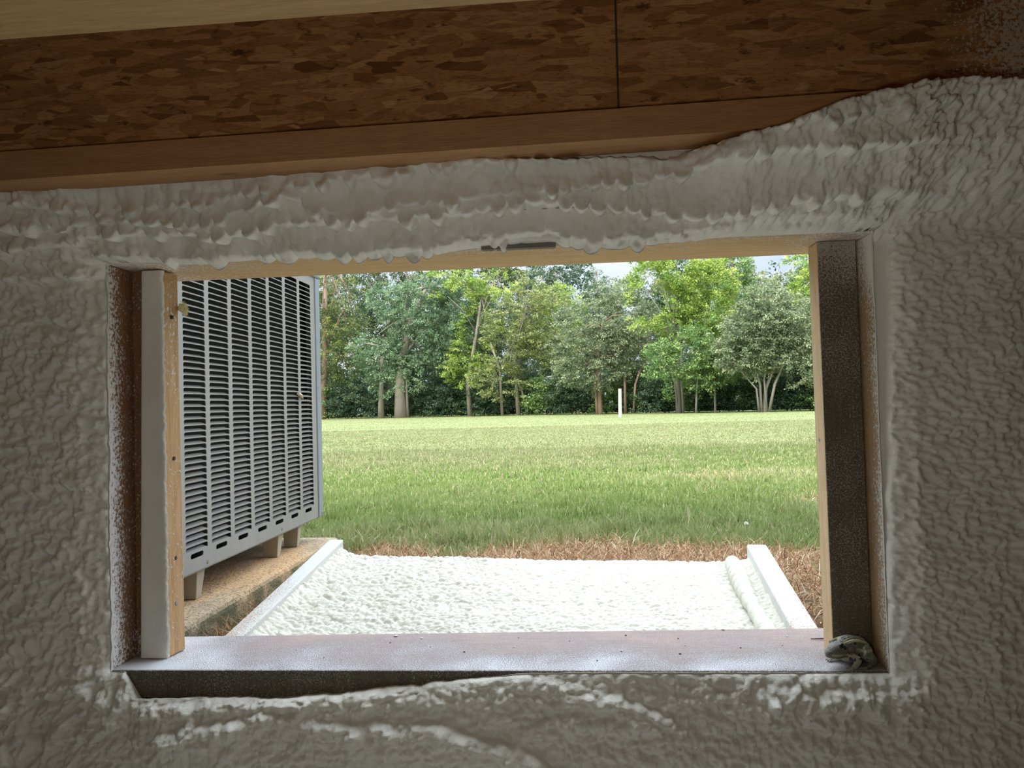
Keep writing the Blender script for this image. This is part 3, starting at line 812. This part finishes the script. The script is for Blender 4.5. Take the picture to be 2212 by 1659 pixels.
def lawn():
    Vs, Qs, Ts, Cs = [], [], [], []; off = 0
    def put(V, Fq, T):
        nonlocal off
        Vs.append(V); Qs.append(Fq[0]+off); Ts.append(Fq[1]+off); Cs.append(T); off += len(V)
    for (ya, yb, n, hm, wm, mgl) in ((1.35, 5.0, 260000, .048, .0050, 1.0), (5.0, 9.0, 190000, .038, .0075, 1.0), (9.0, 18, 190000, .020, .010, 1.5), (18, 42, 90000, .014, .018, 2)):
        y = ya+(yb-ya)*rng.random(n); x = (-.62*y-mgl)+(1.10*y+2*mgl)*rng.random(n)
        sz = straw_zone(x, y); pz = patch_zone(x, y)
        keep = (rng.random(n) > sz*.985) & (rng.random(n) > pz*.8) & ~((x < -.84) & (y < 2.70)) & ~((x > -.70) & (x < .50) & (y < 2.02)) & ~((x < -1.9) & (y < 2.4) & (x < -3))
        x, y = x[keep], y[keep]; n = len(x)
        b1 = fbm(x/.35, y/.5, 3, 2); b2 = fbm(x/3+y*.05, y/.9, 3, 8)
        clump = ss(.40, .62, fbm(x/.16, y/.16, 3, 6))
        h = hm*(.45+.75*rng.random(n))*(.65+.75*clump)*(1+.5*np.exp(-((y-3.0)/.45)**2))
        wd = wm*(.6+.8*rng.random(n))
        lean = np.clip(np.abs(rng.normal(.2, .6, n)), 0, 1.5)
        r = rng.random(n)[:, None]
        green = np.array([.13, .205, .05])*(1-r)+np.array([.27, .34, .105])*r
        yel = np.array([.37, .37, .185]); straw = np.array([.50, .44, .28])
        fy = np.clip((b2-.36)*2.4+(y-4)*.07, 0, .8)[:, None]*rng.random(n)[:, None]*1.3
        t = green*(1-np.clip(fy, 0, 1))+yel*np.clip(fy, 0, 1)
        ms = rng.random(n) < (.05+.16*np.clip((y-4)/3, 0, 1)*b1*1.5)
        t[ms] = straw*(.75+.4*rng.random((ms.sum(), 1)))
        t = t*(1-.20*ss(4.5, 8.5, y))[:, None]*np.array([1., .97, 1.])
        put(*blades(n, (x, y, gz(x, y)), h, wd, lean, t))
    o = mesh('lawn_grass', np.concatenate(Vs), [np.concatenate(Qs), np.concatenate(Ts)], attr_mat('grass_blade', .55, .35), tint=np.concatenate(Cs))
    tag(o, 'mown green lawn running back to the trees', 'grass', kind='stuff')
    # dead grass
    n = 105000
    x = -1.0+3.8*rng.random(n); y = 1.31+1.90*rng.random(n)
    sz = straw_zone(x, y); keep = (rng.random(n) < sz) & ~((x < -.835) & (y < 2.69)) & ~((x > -.69) & (x < .48) & (y < 1.985))
    x, y = x[keep], y[keep]
    n2 = 9000; x2 = .5+1.6*rng.random(n2); y2 = 3.4+2.2*rng.random(n2); k2 = rng.random(n2) < patch_zone(x2, y2); x = np.concatenate([x, x2[k2]]); y = np.concatenate([y, y2[k2]]); n = len(x)
    r = rng.random(n)[:, None]; q = rng.random(n)[:, None]
    t = (np.array([.24, .125, .065])*(1-r)+np.array([.52, .33, .18])*r)
    t = np.where(q > .88, np.array([.62, .50, .34]), t)
    V, Fq, T = blades(n, (x, y, gz(x, y)+.004*rng.random(n)), .035+.045*rng.random(n), .0016+.0018*rng.random(n), np.clip(np.abs(rng.normal(1.15, .35, n)), 0, 1.55), t, .4)
    o = mesh('dead_grass', V, Fq, attr_mat('straw_blade', .8, .1), tint=T)
    tag(o, 'reddish brown dead grass round the hatch panel', 'dead grass', kind='stuff')
lawn()

# clover flower
def clover(x, y, lb):
    p = atZ(x, y, .055); p[2] = .055
    o = empty('clover_flower', (p[0], p[1], 0), lb, 'flower')
    MB().tube([(p[0], p[1], 0), (p[0]+.004, p[1], .03), (p[0], p[1], .055)], .0009, 5).build('stem', plain('stem_green', (.2, .3, .08), .7), o)
    V = []; Fc = []; rr = np.random.default_rng(9); k = 0
    for i in range(90):
        d = rr.normal(size=3); d /= np.linalg.norm(d)
        if d[2] < -.3: d[2] *= -1
        t = np.cross(d, rr.normal(size=3)); t = t/np.linalg.norm(t)*.0013
        c = p+d*.004; e = p+d*.0095
        V += [c-t, c+t, e+t*.6, e-t*.6]; Fc.append((k, k+1, k+2, k+3)); k += 4
    mesh('petals', V, Fc, plain('petal_white', (.85, .85, .80), .7), o)
clover(1612, 1132, 'white clover flower standing in the grass at right')
# fence post
p = atY(1340, 903, 26.0)
pb = np.array([p[0], 26.0, 0]); 
mp_ = wood_mat('weathered_post', (.36, .33, .30), (.46, .43, .40), (12, 12, 1), 0)
m = MB()
for k_ in range(1):
    m.tube([pb+np.array([.0, 0, -.05]), pb+np.array([.004, 0, .45]), pb+np.array([.012, 0, .97])], [.064, .060, .056], 10)
tag(m.build('fence_post', mp_, loc=tuple(pb)), 'pale weathered post standing alone before the trees', 'post')

# ------------------------------------------------------------------ trees
m_leaf = attr_mat('leaf', .6, .28)
def bark(name, a, b): return wood_mat(name, a, b, (5, 5, 1), 0)
m_bark_g = bark('grey_bark', (.20, .17, .14), (.32, .28, .23)); m_bark_r = bark('reddish_bark', (.24, .15, .11), (.36, .25, .19)); m_bark_w = bark('pale_bark', (.19, .17, .14), (.28, .25, .21))
def leaf_cloud(lobes, n, size, cols, droop, seed, dens=None, spray=26):
    """leaf quads gathered in sprays on the shells of the lobes. lobes: (cx,cy,cz,rx,ry,rz,weight)"""
    rr = np.random.default_rng(seed); L = np.array(lobes, float)
    wts = L[:, 6]*L[:, 3]*L[:, 5]; wts = wts/wts.sum()
    ns = max(1, n//spray); li = rr.choice(len(L), ns, p=wts)
    d = rr.normal(size=(ns, 3)); d /= np.linalg.norm(d, axis=1)[:, None]
    rad = .55+.48*rr.random(ns)**.6
    C = L[li, :3]+d*L[li, 3:6]*rad[:, None]
    # noise gaps so the crown is not even
    g = fbm(C[:, 0]*.9+seed, C[:, 2]*.9, 3, seed % 50)
    ok = g > .29; C, d, li = C[ok], d[ok], li[ok]; ns = len(C)
    ax = d*np.array([1, 1, .3])+rr.normal(0, .35, (ns, 3)); ax[:, 2] -= droop; ax /= np.linalg.norm(ax, axis=1)[:, None]
    ln = (.35+.45*rr.random(ns))*size*6
    k = rr.random((ns, spray))
    P = C[:, None]+ax[:, None]*(k*ln[:, None])[..., None]+rr.normal(0, size*.75, (ns, spray, 3))*np.array([1, 1, .55])
    N = ns*spray; P = P.reshape(-1, 3)
    a = np.repeat(ax, spray, 0)+rr.normal(0, .55, (N, 3)); a /= np.linalg.norm(a, axis=1)[:, None]
    b_ = np.cross(a, rr.normal(size=(N, 3))); b_ /= np.linalg.norm(b_, axis=1)[:, None]
    sz = size*(.6+.7*rr.random(N))[:, None]
    V = np.stack([P, P+a*sz*.5+b_*sz*.27, P+a*sz, P+a*sz*.5-b_*sz*.27], 1).reshape(-1, 3)
    Fq = np.arange(N*4).reshape(-1, 4)
    ca, cb, cc = (np.array(q) for q in cols)
    m1 = np.repeat(rr.random(ns), spray)[:, None]; m2 = rr.random(N)[:, None]
    T = ca*(1-m1)+cb*m1; T = T*(.75+.5*m2)
    hi = (np.repeat(rr.random(ns), spray) < .22)[:, None]; T = np.where(hi, cc*(.8+.4*m2), T)
    return V, Fq, np.repeat(T, 4, 0)
PAL = {
 'lime': ((.16, .26, .05), (.30, .40, .08), (.45, .52, .13)),
 'green': ((.10, .18, .06), (.17, .27, .08), (.28, .38, .13)),
 'blue': ((.10, .17, .09), (.17, .25, .13), (.26, .35, .20)),
 'olive': ((.14, .18, .06), (.23, .26, .09), (.33, .36, .14)),
 'grey': ((.14, .18, .10), (.23, .27, .15), (.33, .37, .21)),
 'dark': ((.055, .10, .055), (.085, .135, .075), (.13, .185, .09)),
 'cedar': ((.07, .10, .035), (.13, .16, .05), (.24, .26, .07))}
def tree(name, label, cat, base, trunks, lobes, n, size, pal, droop, seed, group=None, mb=m_bark_g, Y=None, branches=10):
    """base/trunk/lobe positions in photo pixels seen at distance Y; lobes: (px,py,rx_px,ry_px[,dy])"""
    s = Y/F
    bp = atY(base[0], base[1], Y); B = np.array([bp[0], Y, 0.])
    o = empty(name, tuple(B), label, cat, group)
    L = []
    for q in lobes:
        c = atY(q[0], q[1], Y); dy = q[4] if len(q) > 4 else 0
        e_ = 1.0 if 'conifer' in name or len(lobes) > 13 else 1.13
        L.append((c[0], Y+dy, c[2], q[2]*s*e_, min(q[2], q[3])*s*1.1, q[3]*s*e_, 1.))
    for ti, (pts, r0, r1) in enumerate(trunks):
        P = []
        for k_, (x, y) in enumerate(pts):
            c = atY(x, y, Y); c[2] = max(c[2], -.1) if k_ else -.1; c[1] = Y+.15*math.sin(k_*2+ti)*(k_ > 0); P.append(c)
        m = MB(); m.tube(P, list(np.linspace(r0, r1, len(P))), 9)
        if ti == 0:
            rb = random.Random(seed)
            for b_ in range(branches):
                q = L[rb.randrange(len(L))]; st = P[-1]*(1-.5*rb.random())+P[max(0, len(P)-2)]*0
                i0 = rb.randrange(max(1, len(P)//2), len(P)); st = np.array(P[i0])
                e = np.array([q[0]+q[3]*rb.uniform(-.8, .8), q[1]+q[4]*rb.uniform(-.9, .3), q[2]+q[5]*rb.uniform(-.8, .8)])
                mid = (st+e)/2+np.array([0, 0, .12*np.linalg.norm(e-st)])
                m.tube([st, mid, e], [r1*.8, r1*.45, r1*.15], 6)
        m.build('trunk', mb, o, smooth=True)
    V, Fq, T = leaf_cloud(L, int(n*1.5), size*.78, PAL[pal], droop, seed, spray=34)
    keep = V.reshape(-1, 4, 3)[:, :, 2].min(1) > .03
    V = V.reshape(-1, 4, 3)[keep].reshape(-1, 3); T = T.reshape(-1, 4, 3)[keep].reshape(-1, 3); Fq = np.arange(len(V)).reshape(-1, 4)
    mesh('foliage', V, Fq, m_leaf, o, tint=T)
    return o
G = 'trees at the edge of the lawn'
T_ = [
 # name,label, base, trunks, lobes, n, size, palette, droop, Y, bark
 ('cedar_tree', 'dark olive cedar just right of the condenser', (697, 905), [([(697, 905), (700, 760), (705, 560)], .2, .08)],
  [(700, 620, 60, 60), (722, 620, 40, 55), (735, 670, 40, 40), (720, 700, 60, 55), (700, 760, 70, 50), (770, 740, 40, 45), (735, 790, 55, 30), (660, 680, 60, 80)], 16000, .13, 'cedar', .5, 40.5, m_bark_r),
 ('drooping_tree', 'large drooping pale green tree with a thick trunk, left', (864, 898), [([(866, 900), (864, 850), (868, 780), (890, 690), (920, 620)], .36, .10), ([(823, 898), (823, 840), (828, 770)], .17, .08), ([(881, 899), (880, 850), (878, 800)], .08, .05)],
  [(890, 660, 75, 50), (960, 700, 75, 60), (1000, 660, 55, 45), (850, 640, 50, 30), (900, 740, 60, 40), (980, 760, 50, 45), (930, 620, 55, 30), (1010, 720, 45, 40), (830, 770, 50, 35), (860, 815, 55, 35), (905, 790, 50, 30), (800, 745, 35, 28)], 42000, .13, 'blue', .55, 39, m_bark_g),
 ('broadleaf_tree', 'bright lime tree between the drooping tree and the pale bushy one', (1015, 895), [([(1015, 896), (1010, 820), (1030, 720), (1040, 640)], .13, .05)],
  [(990, 630, 50, 26), (1075, 615, 50, 25), (1050, 650, 45, 28), (1035, 700, 42, 30), (1020, 760, 35, 40), (960, 600, 45, 22), (1000, 800, 32, 36)], 15000, .12, 'lime', .1, 38, m_bark_g),
 ('broadleaf_tree', 'pale green bushy tree left of the white post', (1120, 893), [([(1120, 893), (1115, 830), (1110, 740), (1140, 660)], .12, .05), ([(1085, 893), (1080, 800), (1060, 740)], .08, .04), ([(1140, 893), (1128, 845), (1108, 800)], .06, .03)],
  [(1115, 700, 65, 45), (1180, 680, 60, 45), (1100, 760, 60, 40), (1170, 740, 60, 45), (1140, 640, 45, 30), (1080, 820, 50, 36), (1150, 800, 55, 34)], 26000, .12, 'olive', .1, 37, m_bark_g),
 ('broadleaf_tree', 'small lime tree with sky behind, right of the tall dark ones', (1200, 893), [([(1200, 893), (1200, 800), (1195, 700), (1190, 640)], .12, .05)],
  [(1190, 640, 40, 26), (1140, 625, 36, 14), (1215, 680, 40, 36), (1225, 740, 35, 40)], 9000, .12, 'lime', .05, 39, m_bark_g),
 ('broadleaf_tree', 'grey green spreading tree with reddish trunk behind the white post', (1296, 891), [([(1297, 893), (1294, 850), (1290, 780), (1300, 700)], .125, .06), ([(1290, 891), (1287, 850), (1280, 800)], .07, .04), ([(1368, 890), (1372, 830), (1386, 790), (1400, 750)], .06, .04), ([(1351, 890), (1349, 820), (1345, 770)], .07, .04)],
  [(1280, 690, 65, 35), (1340, 680, 60, 45), (1265, 750, 60, 36), (1330, 740, 60, 40), (1390, 720, 45, 55), (1290, 800, 60, 36), (1240, 790, 40, 36), (1360, 640, 40, 25)], 30000, .12, 'grey', .2, 34, m_bark_r),
 ('conifer_tree', 'small blue green conifer with a pointed tip against the sky', (1292, 891), [([(1292, 891), (1292, 700), (1290, 585)], .16, .03)],
  [(1290, 600, 14, 18), (1290, 630, 28, 22), (1292, 665, 36, 24), (1280, 700, 45, 30)], 7000, .13, 'blue', .1, 44, m_bark_g),
 ('tall_tree', 'tall lime green tree with twin trunks, its crown meeting the header', (1468, 888), [([(1466, 889), (1465, 830), (1462, 760), (1460, 690), (1470, 600)], .125, .05), ([(1475, 888), (1474, 850), (1470, 810), (1473, 700)], .06, .035), ([(1464, 860), (1457, 830), (1445, 790)], .04, .02)],
  [(1470, 590, 75, 35), (1420, 610, 45, 40), (1530, 620, 55, 40), (1450, 650, 80, 35), (1530, 680, 50, 35), (1400, 670, 40, 35), (1500, 545, 70, 30), (1480, 700, 60, 25), (1430, 540, 60, 30)], 34000, .12, 'lime', .1, 32, m_bark_w),
 ('conifer_tree', 'dark conifer behind the right side of the tall lime tree', (1585, 889), [([(1585, 889), (1582, 700), (1580, 530)], .2, .04)],
  [(1585, 580, 30, 35), (1590, 630, 40, 35), (1575, 690, 50, 40), (1560, 540, 25, 25)], 11000, .13, 'green', .4, 38, m_bark_g),
 ('broadleaf_tree', 'mid green tree just right of the twin trunks', (1560, 889), [([(1545, 889), (1545, 830), (1548, 770)], .05, .03), ([(1503, 889), (1505, 850), (1507, 800)], .05, .03)],
  [(1540, 730, 50, 30), (1500, 760, 40, 40), (1560, 790, 50, 30), (1430, 780, 26, 36), (1520, 810, 40, 25)], 15000, .12, 'green', .1, 31, m_bark_w),
 ('multi_stem_tree', 'feathery grey tree with many arching stems by the right strip', (1652, 886), [([(1652, 888), (1656, 840), (1668, 800), (1700, 760)], .085, .03), ([(1645, 888), (1642, 830), (1625, 780)], .06, .03), ([(1660, 888), (1672, 830), (1690, 790), (1730, 765)], .06, .03), ([(1640, 888), (1632, 840), (1600, 800)], .05, .02), ([(1657, 888), (1650, 820), (1655, 760)], .05, .02)],
  [(1690, 680, 55, 45), (1640, 700, 50, 40), (1730, 720, 40, 50), (1660, 750, 60, 36), (1610, 770, 45, 34), (1720, 790, 45, 40), (1590, 720, 40, 30), (1650, 650, 40, 25)], 30000, .12, 'grey', .15, 29.5, m_bark_w),
 ('broadleaf_tree', 'bright green treetop in the upper right corner of the opening', (1765, 884), [([(1765, 886), (1768, 760), (1760, 600)], .15, .05)],
  [(1740, 570, 34, 20), (1765, 620, 40, 40), (1730, 640, 30, 22), (1780, 700, 40, 60)], 11000, .11, 'lime', .15, 31, m_bark_g),
]
for i_, (nm, lb, bs, tr, lo, n, sz, pal, dr, Y, mbk) in enumerate(T_):
    tree(nm, lb, 'tree', bs, tr, lo, n, sz, pal, dr, 100+i_*7, G, mbk, Y)
# second row behind
G2 = 'dark trees of the second row'
back = [(600, 47, 'dark evergreen of the second row, hidden mostly by the condenser', 560, 'dark'),
        (720, 46, 'dark tree of the second row above the olive cedar', 540, 'green'),
        (800, 46.5, 'dark tree of the second row above the drooping tree, left part', 530, 'dark'),
        (880, 46, 'dark tree of the second row behind the drooping tree crown', 545, 'cedar'),
        (960, 47, 'dark tree of the second row right of the drooping crown', 560, 'dark'),
        (1040, 46, 'dark loose tree top of the second row left of centre', 560, 'cedar'),
        (1120, 46.5, 'dark loose tree top of the second row under the header middle', 565, 'cedar'),
        (1200, 45, 'dark thin-topped tree of the second row left of the pointed conifer', 575, 'dark'),
        (1340, 44, 'low grey green tree of the second row right of the pointed conifer', 640, 'grey'),
        (1430, 43, 'dark tree of the second row behind the tall lime tree, left part', 580, 'green'),
        (1520, 42, 'dark tree of the second row behind the tall lime tree, right part', 570, 'dark'),
        (1620, 42, 'thin olive treetop of the second row in the sky gap at right', 610, 'olive'),
        (1700, 41, 'thin green treetop of the second row above the feathery tree', 620, 'grey'),
        (1790, 40, 'dark tree of the second row behind the right strip', 560, 'green')]
for i_, (x, Y, lb, ty, pal) in enumerate(back):
    rr_ = random.Random(i_)
    lo = []
    ty -= 26; y = ty+24
    while y < 880:
        f = min(1, (y-ty)/120)
        for s_ in (-1, 1):
            lo.append((x+s_*(18+26*f)*rr_.uniform(.5, 1.3), y+rr_.uniform(-10, 10), 34+24*f, 30, rr_.uniform(-1.2, 1.2)))
        y += 42
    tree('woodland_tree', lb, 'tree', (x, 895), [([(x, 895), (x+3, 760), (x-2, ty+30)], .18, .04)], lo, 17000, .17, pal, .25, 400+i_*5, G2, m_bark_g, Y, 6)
# the thicket that closes the view behind the rows
def thicket():
    lo = []
    rr_ = random.Random(3)
    for i_ in range(60):
        x = -40+i_*1.25; lo.append((x, 50+rr_.uniform(-2, 2)-.14*(x+5), rr_.uniform(.6, 3.2), 2.2, 1.6, 2.4, 1.))
    for i_ in range(60):
        x = -40+i_*1.25; lo.append((x, 50+rr_.uniform(-2, 2)-.14*(x+5), rr_.uniform(3.6, 7.), 2.0, 1.6, 2.0, .7))
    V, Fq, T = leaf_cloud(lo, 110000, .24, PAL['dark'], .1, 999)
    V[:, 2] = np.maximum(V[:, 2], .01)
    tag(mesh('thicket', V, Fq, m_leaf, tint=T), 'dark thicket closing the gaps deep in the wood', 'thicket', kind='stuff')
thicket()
# understory bushes
G3 = 'undergrowth bushes below the trees'
und = [(700, 41), (750, 41), (795, 40.5), (845, 41.5), (915, 40), (965, 39.5), (1015, 40), (1065, 38.5), (1120, 38), (1180, 37), (1235, 36.5), (1300, 36), (1345, 35), (1395, 34.5), (1435, 34), (1500, 33), (1545, 32.5), (1595, 32), (1640, 32), (1700, 31), (1750, 30.5), (1800, 30)]
places = ['beside the condenser post', 'right of the condenser, second bush out', 'left of the drooping tree trunks', 'behind the drooping tree trunks', 'right of the thickest trunk', 'second right of the thickest trunk',
          'under the bright lime tree', 'under the pale bushy tree, left end', 'under the pale bushy tree, middle', 'under the pale bushy tree, right end', 'left of the reddish trunk', 'around the reddish trunk', 'right of the white post',
          'second bush right of the white post', 'left of the twin trunks', 'right of the twin trunks', 'second bush right of the twin trunks', 'left of the arching stems', 'around the arching stems', 'right of the arching stems', 'by the right strip', 'behind the right strip']
for i_, ((x, Y), pp) in enumerate(zip(und, places)):
    rr_ = random.Random(50+i_); hB = rr_.uniform(60, 85); yb = float(projn(*[np.array(v) for v in (atY(x, 890, Y)[0], Y, 0.)])[1])
    lo = [(x+rr_.uniform(-12, 12), yb-16, 40, 20), (x-16, yb-36, 32, 24), (x+18, yb-40, 32, 26), (x+rr_.uniform(-14, 14), yb-hB, 32, 22)]
    tree('bush', 'dark green bush '+pp, 'bush', (x, yb), [([(x, yb), (x+4, yb-30), (x-3, yb-hB)], .03, .015), ([(x+9, yb), (x+14, yb-30), (x+10, yb-hB*1.2)], .025, .015)], lo, 9000, .13, ('dark' if i_ % 3 else 'green'), .1, 700+i_*3, G3, m_bark_w if i_ % 2 else m_bark_g, Y, 5)

# ------------------------------------------------------------------ frog
def frog():
    # local frame in mm: +x forward, +y left side, +z up
    parts = MB()
    def ell(c, r, rot=None, n=20):
        V = []; Fc = []
        m = n//2
        for i in range(1, m):
            th = math.pi*i/m
            for k in range(n):
                a = 2*math.pi*k/n
                p = Vector((r[0]*math.cos(th), r[1]*math.sin(th)*math.cos(a), r[2]*math.sin(th)*math.sin(a)))
                if rot: p.rotate(rot)
                V.append(p+Vector(c))
        e1 = Vector((r[0], 0, 0)); e2 = Vector((-r[0], 0, 0))
        if rot: e1.rotate(rot); e2.rotate(rot)
        V += [e1+Vector(c), e2+Vector(c)]
        for i in range(m-2):
            for k in range(n): Fc.append((i*n+k, i*n+(k+1) % n, (i+1)*n+(k+1) % n, (i+1)*n+k))
        for k in range(n): Fc.append((len(V)-2, (k+1) % n, k)); Fc.append((len(V)-1, (m-2)*n+k, (m-2)*n+(k+1) % n))
        parts.add(V, Fc)
    from mathutils import Euler
    E = lambda p, y=0: Euler((0, R(p), R(y)))
    ell((-6, 0, 16), (24, 14.5, 12.5), E(-14)); ell((-18, 0, 15), (15, 12, 11), E(-30)); ell((-3, 0, 11), (20, 14, 9))
    ell((17, 0, 17), (17, 12, 7.5), E(6)); ell((26, 0, 14.5), (11, 8.5, 5.6), E(8)); ell((22, 0, 11.5), (13, 10, 4.5)); ell((33, 0, 13), (4, 4.5, 3.6))
    for s in (-1, 1):
        ell((19, s*7.4, 21.5), (4.2, 3.3, 3.6))
        # dorsolateral folds
        for k in range(14):
            f = k/13; ell((15-40*f, s*(9.3-1.5*f+1.2*math.sin(f*3)), 24.2+2.6*math.sin(f*2.6)-6.5*f**2), (2.8, 1.25, 1.1), n=8)
        # front leg: shoulder, elbow, wrist, hand
        parts.tube([(9, s*11, 12), (6, s*18, 10), (4, s*21, 7.5)], [4.6, 4.3, 3.6], 12); ell((4, s*20.5, 8.5), (4.6, 4.2, 4.6))
        parts.tube([(4, s*21, 8), (9, s*21, 4), (12, s*19, 2)], [4, 3.3, 2.2], 12)
        for a in (-40, -12, 18, 45):
            d = Vector((math.cos(R(a)), s*math.sin(R(a))*.9, 0)); b0 = Vector((12, s*19, 1.6))
            parts.tube([b0, b0+d*4+Vector((0, 0, .5)), b0+d*8-Vector((0, 0, .6))], [1.3, .95, .75], 8)
        # hind leg: thigh forward, shank back, long foot forward
        parts.tube([(-22, s*8, 12), (-14, s*17, 14), (-5, s*20, 14.5)], [7.5, 7.5, 5.2], 14)
        parts.tube([(-5, s*20, 14.5), (-14, s*22, 10), (-26, s*19, 6)], [5.2, 5.4, 3.0], 14)
        parts.tube([(-26, s*19, 5), (-17, s*22, 3), (-8, s*24, 2)], [3.0, 2.4, 2.2], 12)
        for a in (-18, -2, 14, 30):
            d = Vector((math.cos(R(a)), s*math.sin(R(a)), 0)); b0 = Vector((-8, s*24, 1.6))
            parts.tube([b0, b0+d*6+Vector((0, 0, .4)), b0+d*12-Vector((0, 0, .7))], [1.2, .9, .7], 8)
    V = np.array(parts.v)/1000*1.0
    me = bpy.data.meshes.new('tmp_frog'); me.from_pydata(V.tolist(), [], parts.f)
    tmp = bpy.data.objects.new('tmp_frog', me); col.objects.link(tmp)
    r = tmp.modifiers.new('r', 'REMESH'); r.mode = 'VOXEL'; r.voxel_size = .00062; r.use_smooth_shade = True
    s_ = tmp.modifiers.new('s', 'SMOOTH'); s_.factor = .5; s_.iterations = 4
    dg = bpy.context.evaluated_depsgraph_get(); dg.update()
    fm = bpy.data.meshes.new_from_object(tmp.evaluated_get(dg)); bpy.data.objects.remove(tmp)
    n = len(fm.vertices); co = np.zeros(n*3, np.float32); fm.vertices.foreach_get('co', co); co = co.reshape(-1, 3)*1000
    x, y, z = co.T.astype(float)
    ay = np.abs(y)
    base = np.array([.20, .195, .15]); T = np.tile(base, (n, 1))
    T *= (.45+1.1*fbm(x/2.2, (y+z)/2.2, 3, 4))[:, None]
    # dark spots with pale rims
    cand = np.full(n, 9.); rr = np.random.default_rng(12)
    for k in range(150):
        c = np.array([rr.uniform(-32, 20), rr.uniform(-24, 24), rr.uniform(8, 28)])
        cand = np.minimum(cand, np.linalg.norm((co-c)/np.array([1.3, 1, 1]), axis=1)/(rr.uniform(1.3, 3.0)))
    top_ = z > 6
    T[(cand < 1.25) & top_] = (.36, .35, .26); T[(cand < .95) & top_] = (.035, .035, .03)
    # folds
    f = (15-x)/40; fy = 9.3-1.5*f+1.2*np.sin(f*3); fz = 24.2+2.6*np.sin(f*2.6)-6.5*f**2
    d = np.hypot(ay-fy, z-fz); mk = (d < 1.7) & (f > -.05) & (f < 1.05); T[mk] = (.66, .64, .40)
    for yy in (2.6, 5.6):
        mk = (np.abs(ay-yy-.6*np.sin(x/4)) < .45) & (x < 13) & (x > -28) & (z > 18); T[mk] = (.45, .43, .33)
    # upper lip line and pale jaw, belly
    mk = (z < 13.4+.02*x) & (z > 11.6) & (x > 2) & (ay > 6); T[mk] = (.48, .45, .30)
    mk = (z < 9.5) & (x > 4) & (ay < 13); T[mk] = (.50, .45, .36)
    T[(z < 5) & (ay < 12)] = (.55, .52, .44)
    leg = (ay > 16.5) & (x > 0); T[leg & (cand > 1.0)] = (.36, .34, .24)
    kn = (ay > 13) & (x < 0) & (np.abs(z-17) < 1.3); T[kn] = (.45, .43, .25)
    a = fm.color_attributes.new('tint', 'FLOAT_COLOR', 'POINT'); t4 = np.ones((n, 4), np.float32); t4[:, :3] = T; a.data.foreach_set('color', t4.ravel())
    k = NB('frog_skin', .45, .4); at = k.n('ShaderNodeAttribute', attribute_name='tint'); k.base(at.outputs['Color']); k.bump(k.noise(k.coord(), 700, 3), .0008)
    fm.materials.clear(); fm.materials.append(k.m)
    sn = atZ(1786, 1428, ZB+.010); 
    SC = 1.02
    hd = R(180+24)
    o = empty('leopard_frog', (0, 0, 0), 'spotted leopard frog crouching in the right corner of the sill', 'frog')
    o.location = (float(sn[0])+.037*SC*math.cos(R(24)), float(sn[1])+.037*SC*math.sin(R(24))+.002, ZB+.0004); o.rotation_euler = (0, 0, hd); o.scale = (SC, SC, SC*1.3)
    bo = bpy.data.objects.new('body', fm); col.objects.link(bo); bo.parent = o
    ke = NB('frog_eye', .08, .6)
    ke.base((.012, .010, .008)); 
    kl = plain('gold_iris', (.35, .28, .10), .3)
    for s in (-1, 1):
        c = Vector((20.2, s*9.0, 21.8))/1000
        eb = MB(); 
        V = []; Fc = []
        nn = 16
        for i in range(1, 8):
            th = math.pi*i/8
            for q in range(nn):
                an = 2*math.pi*q/nn; V.append((c.x+.0026*math.sin(th)*math.cos(an), c.y+.0026*math.sin(th)*math.sin(an), c.z+.0026*math.cos(th)))
        V += [(c.x, c.y, c.z+.0026), (c.x, c.y, c.z-.0026)]
        for i in range(6):
            for q in range(nn): Fc.append((i*nn+q, (i+1)*nn+q, (i+1)*nn+(q+1) % nn, i*nn+(q+1) % nn))
        for q in range(nn): Fc.append((len(V)-2, q, (q+1) % nn)); Fc.append((len(V)-1, 6*nn+(q+1) % nn, 6*nn+q))
        me = bpy.data.meshes.new('eye'); me.from_pydata(V, [], Fc); me.materials.append(ke.m)
        for p_ in me.polygons: p_.use_smooth = True
        eo = bpy.data.objects.new('eye', me); col.objects.link(eo); eo.parent = o
        me = bpy.data.meshes.new('eardrum'); cc = Vector((12.0, s*11.9, 18.0))/1000
        VV = [(cc.x+.0022*math.cos(q*math.pi/6), cc.y+s*.0002, cc.z+.0022*math.sin(q*math.pi/6)) for q in range(12)]+[(cc.x+.0022*math.cos(q*math.pi/6), cc.y-s*.0015, cc.z+.0022*math.sin(q*math.pi/6)) for q in range(12)]
        me.from_pydata(VV, [], [tuple(range(12))]+[(q, (q+1) % 12, 12+(q+1) % 12, 12+q) for q in range(12)]); me.materials.append(plain('eardrum_bronze', (.20, .16, .10), .5))
        eo = bpy.data.objects.new('eardrum', me); col.objects.link(eo); eo.parent = o
frog()
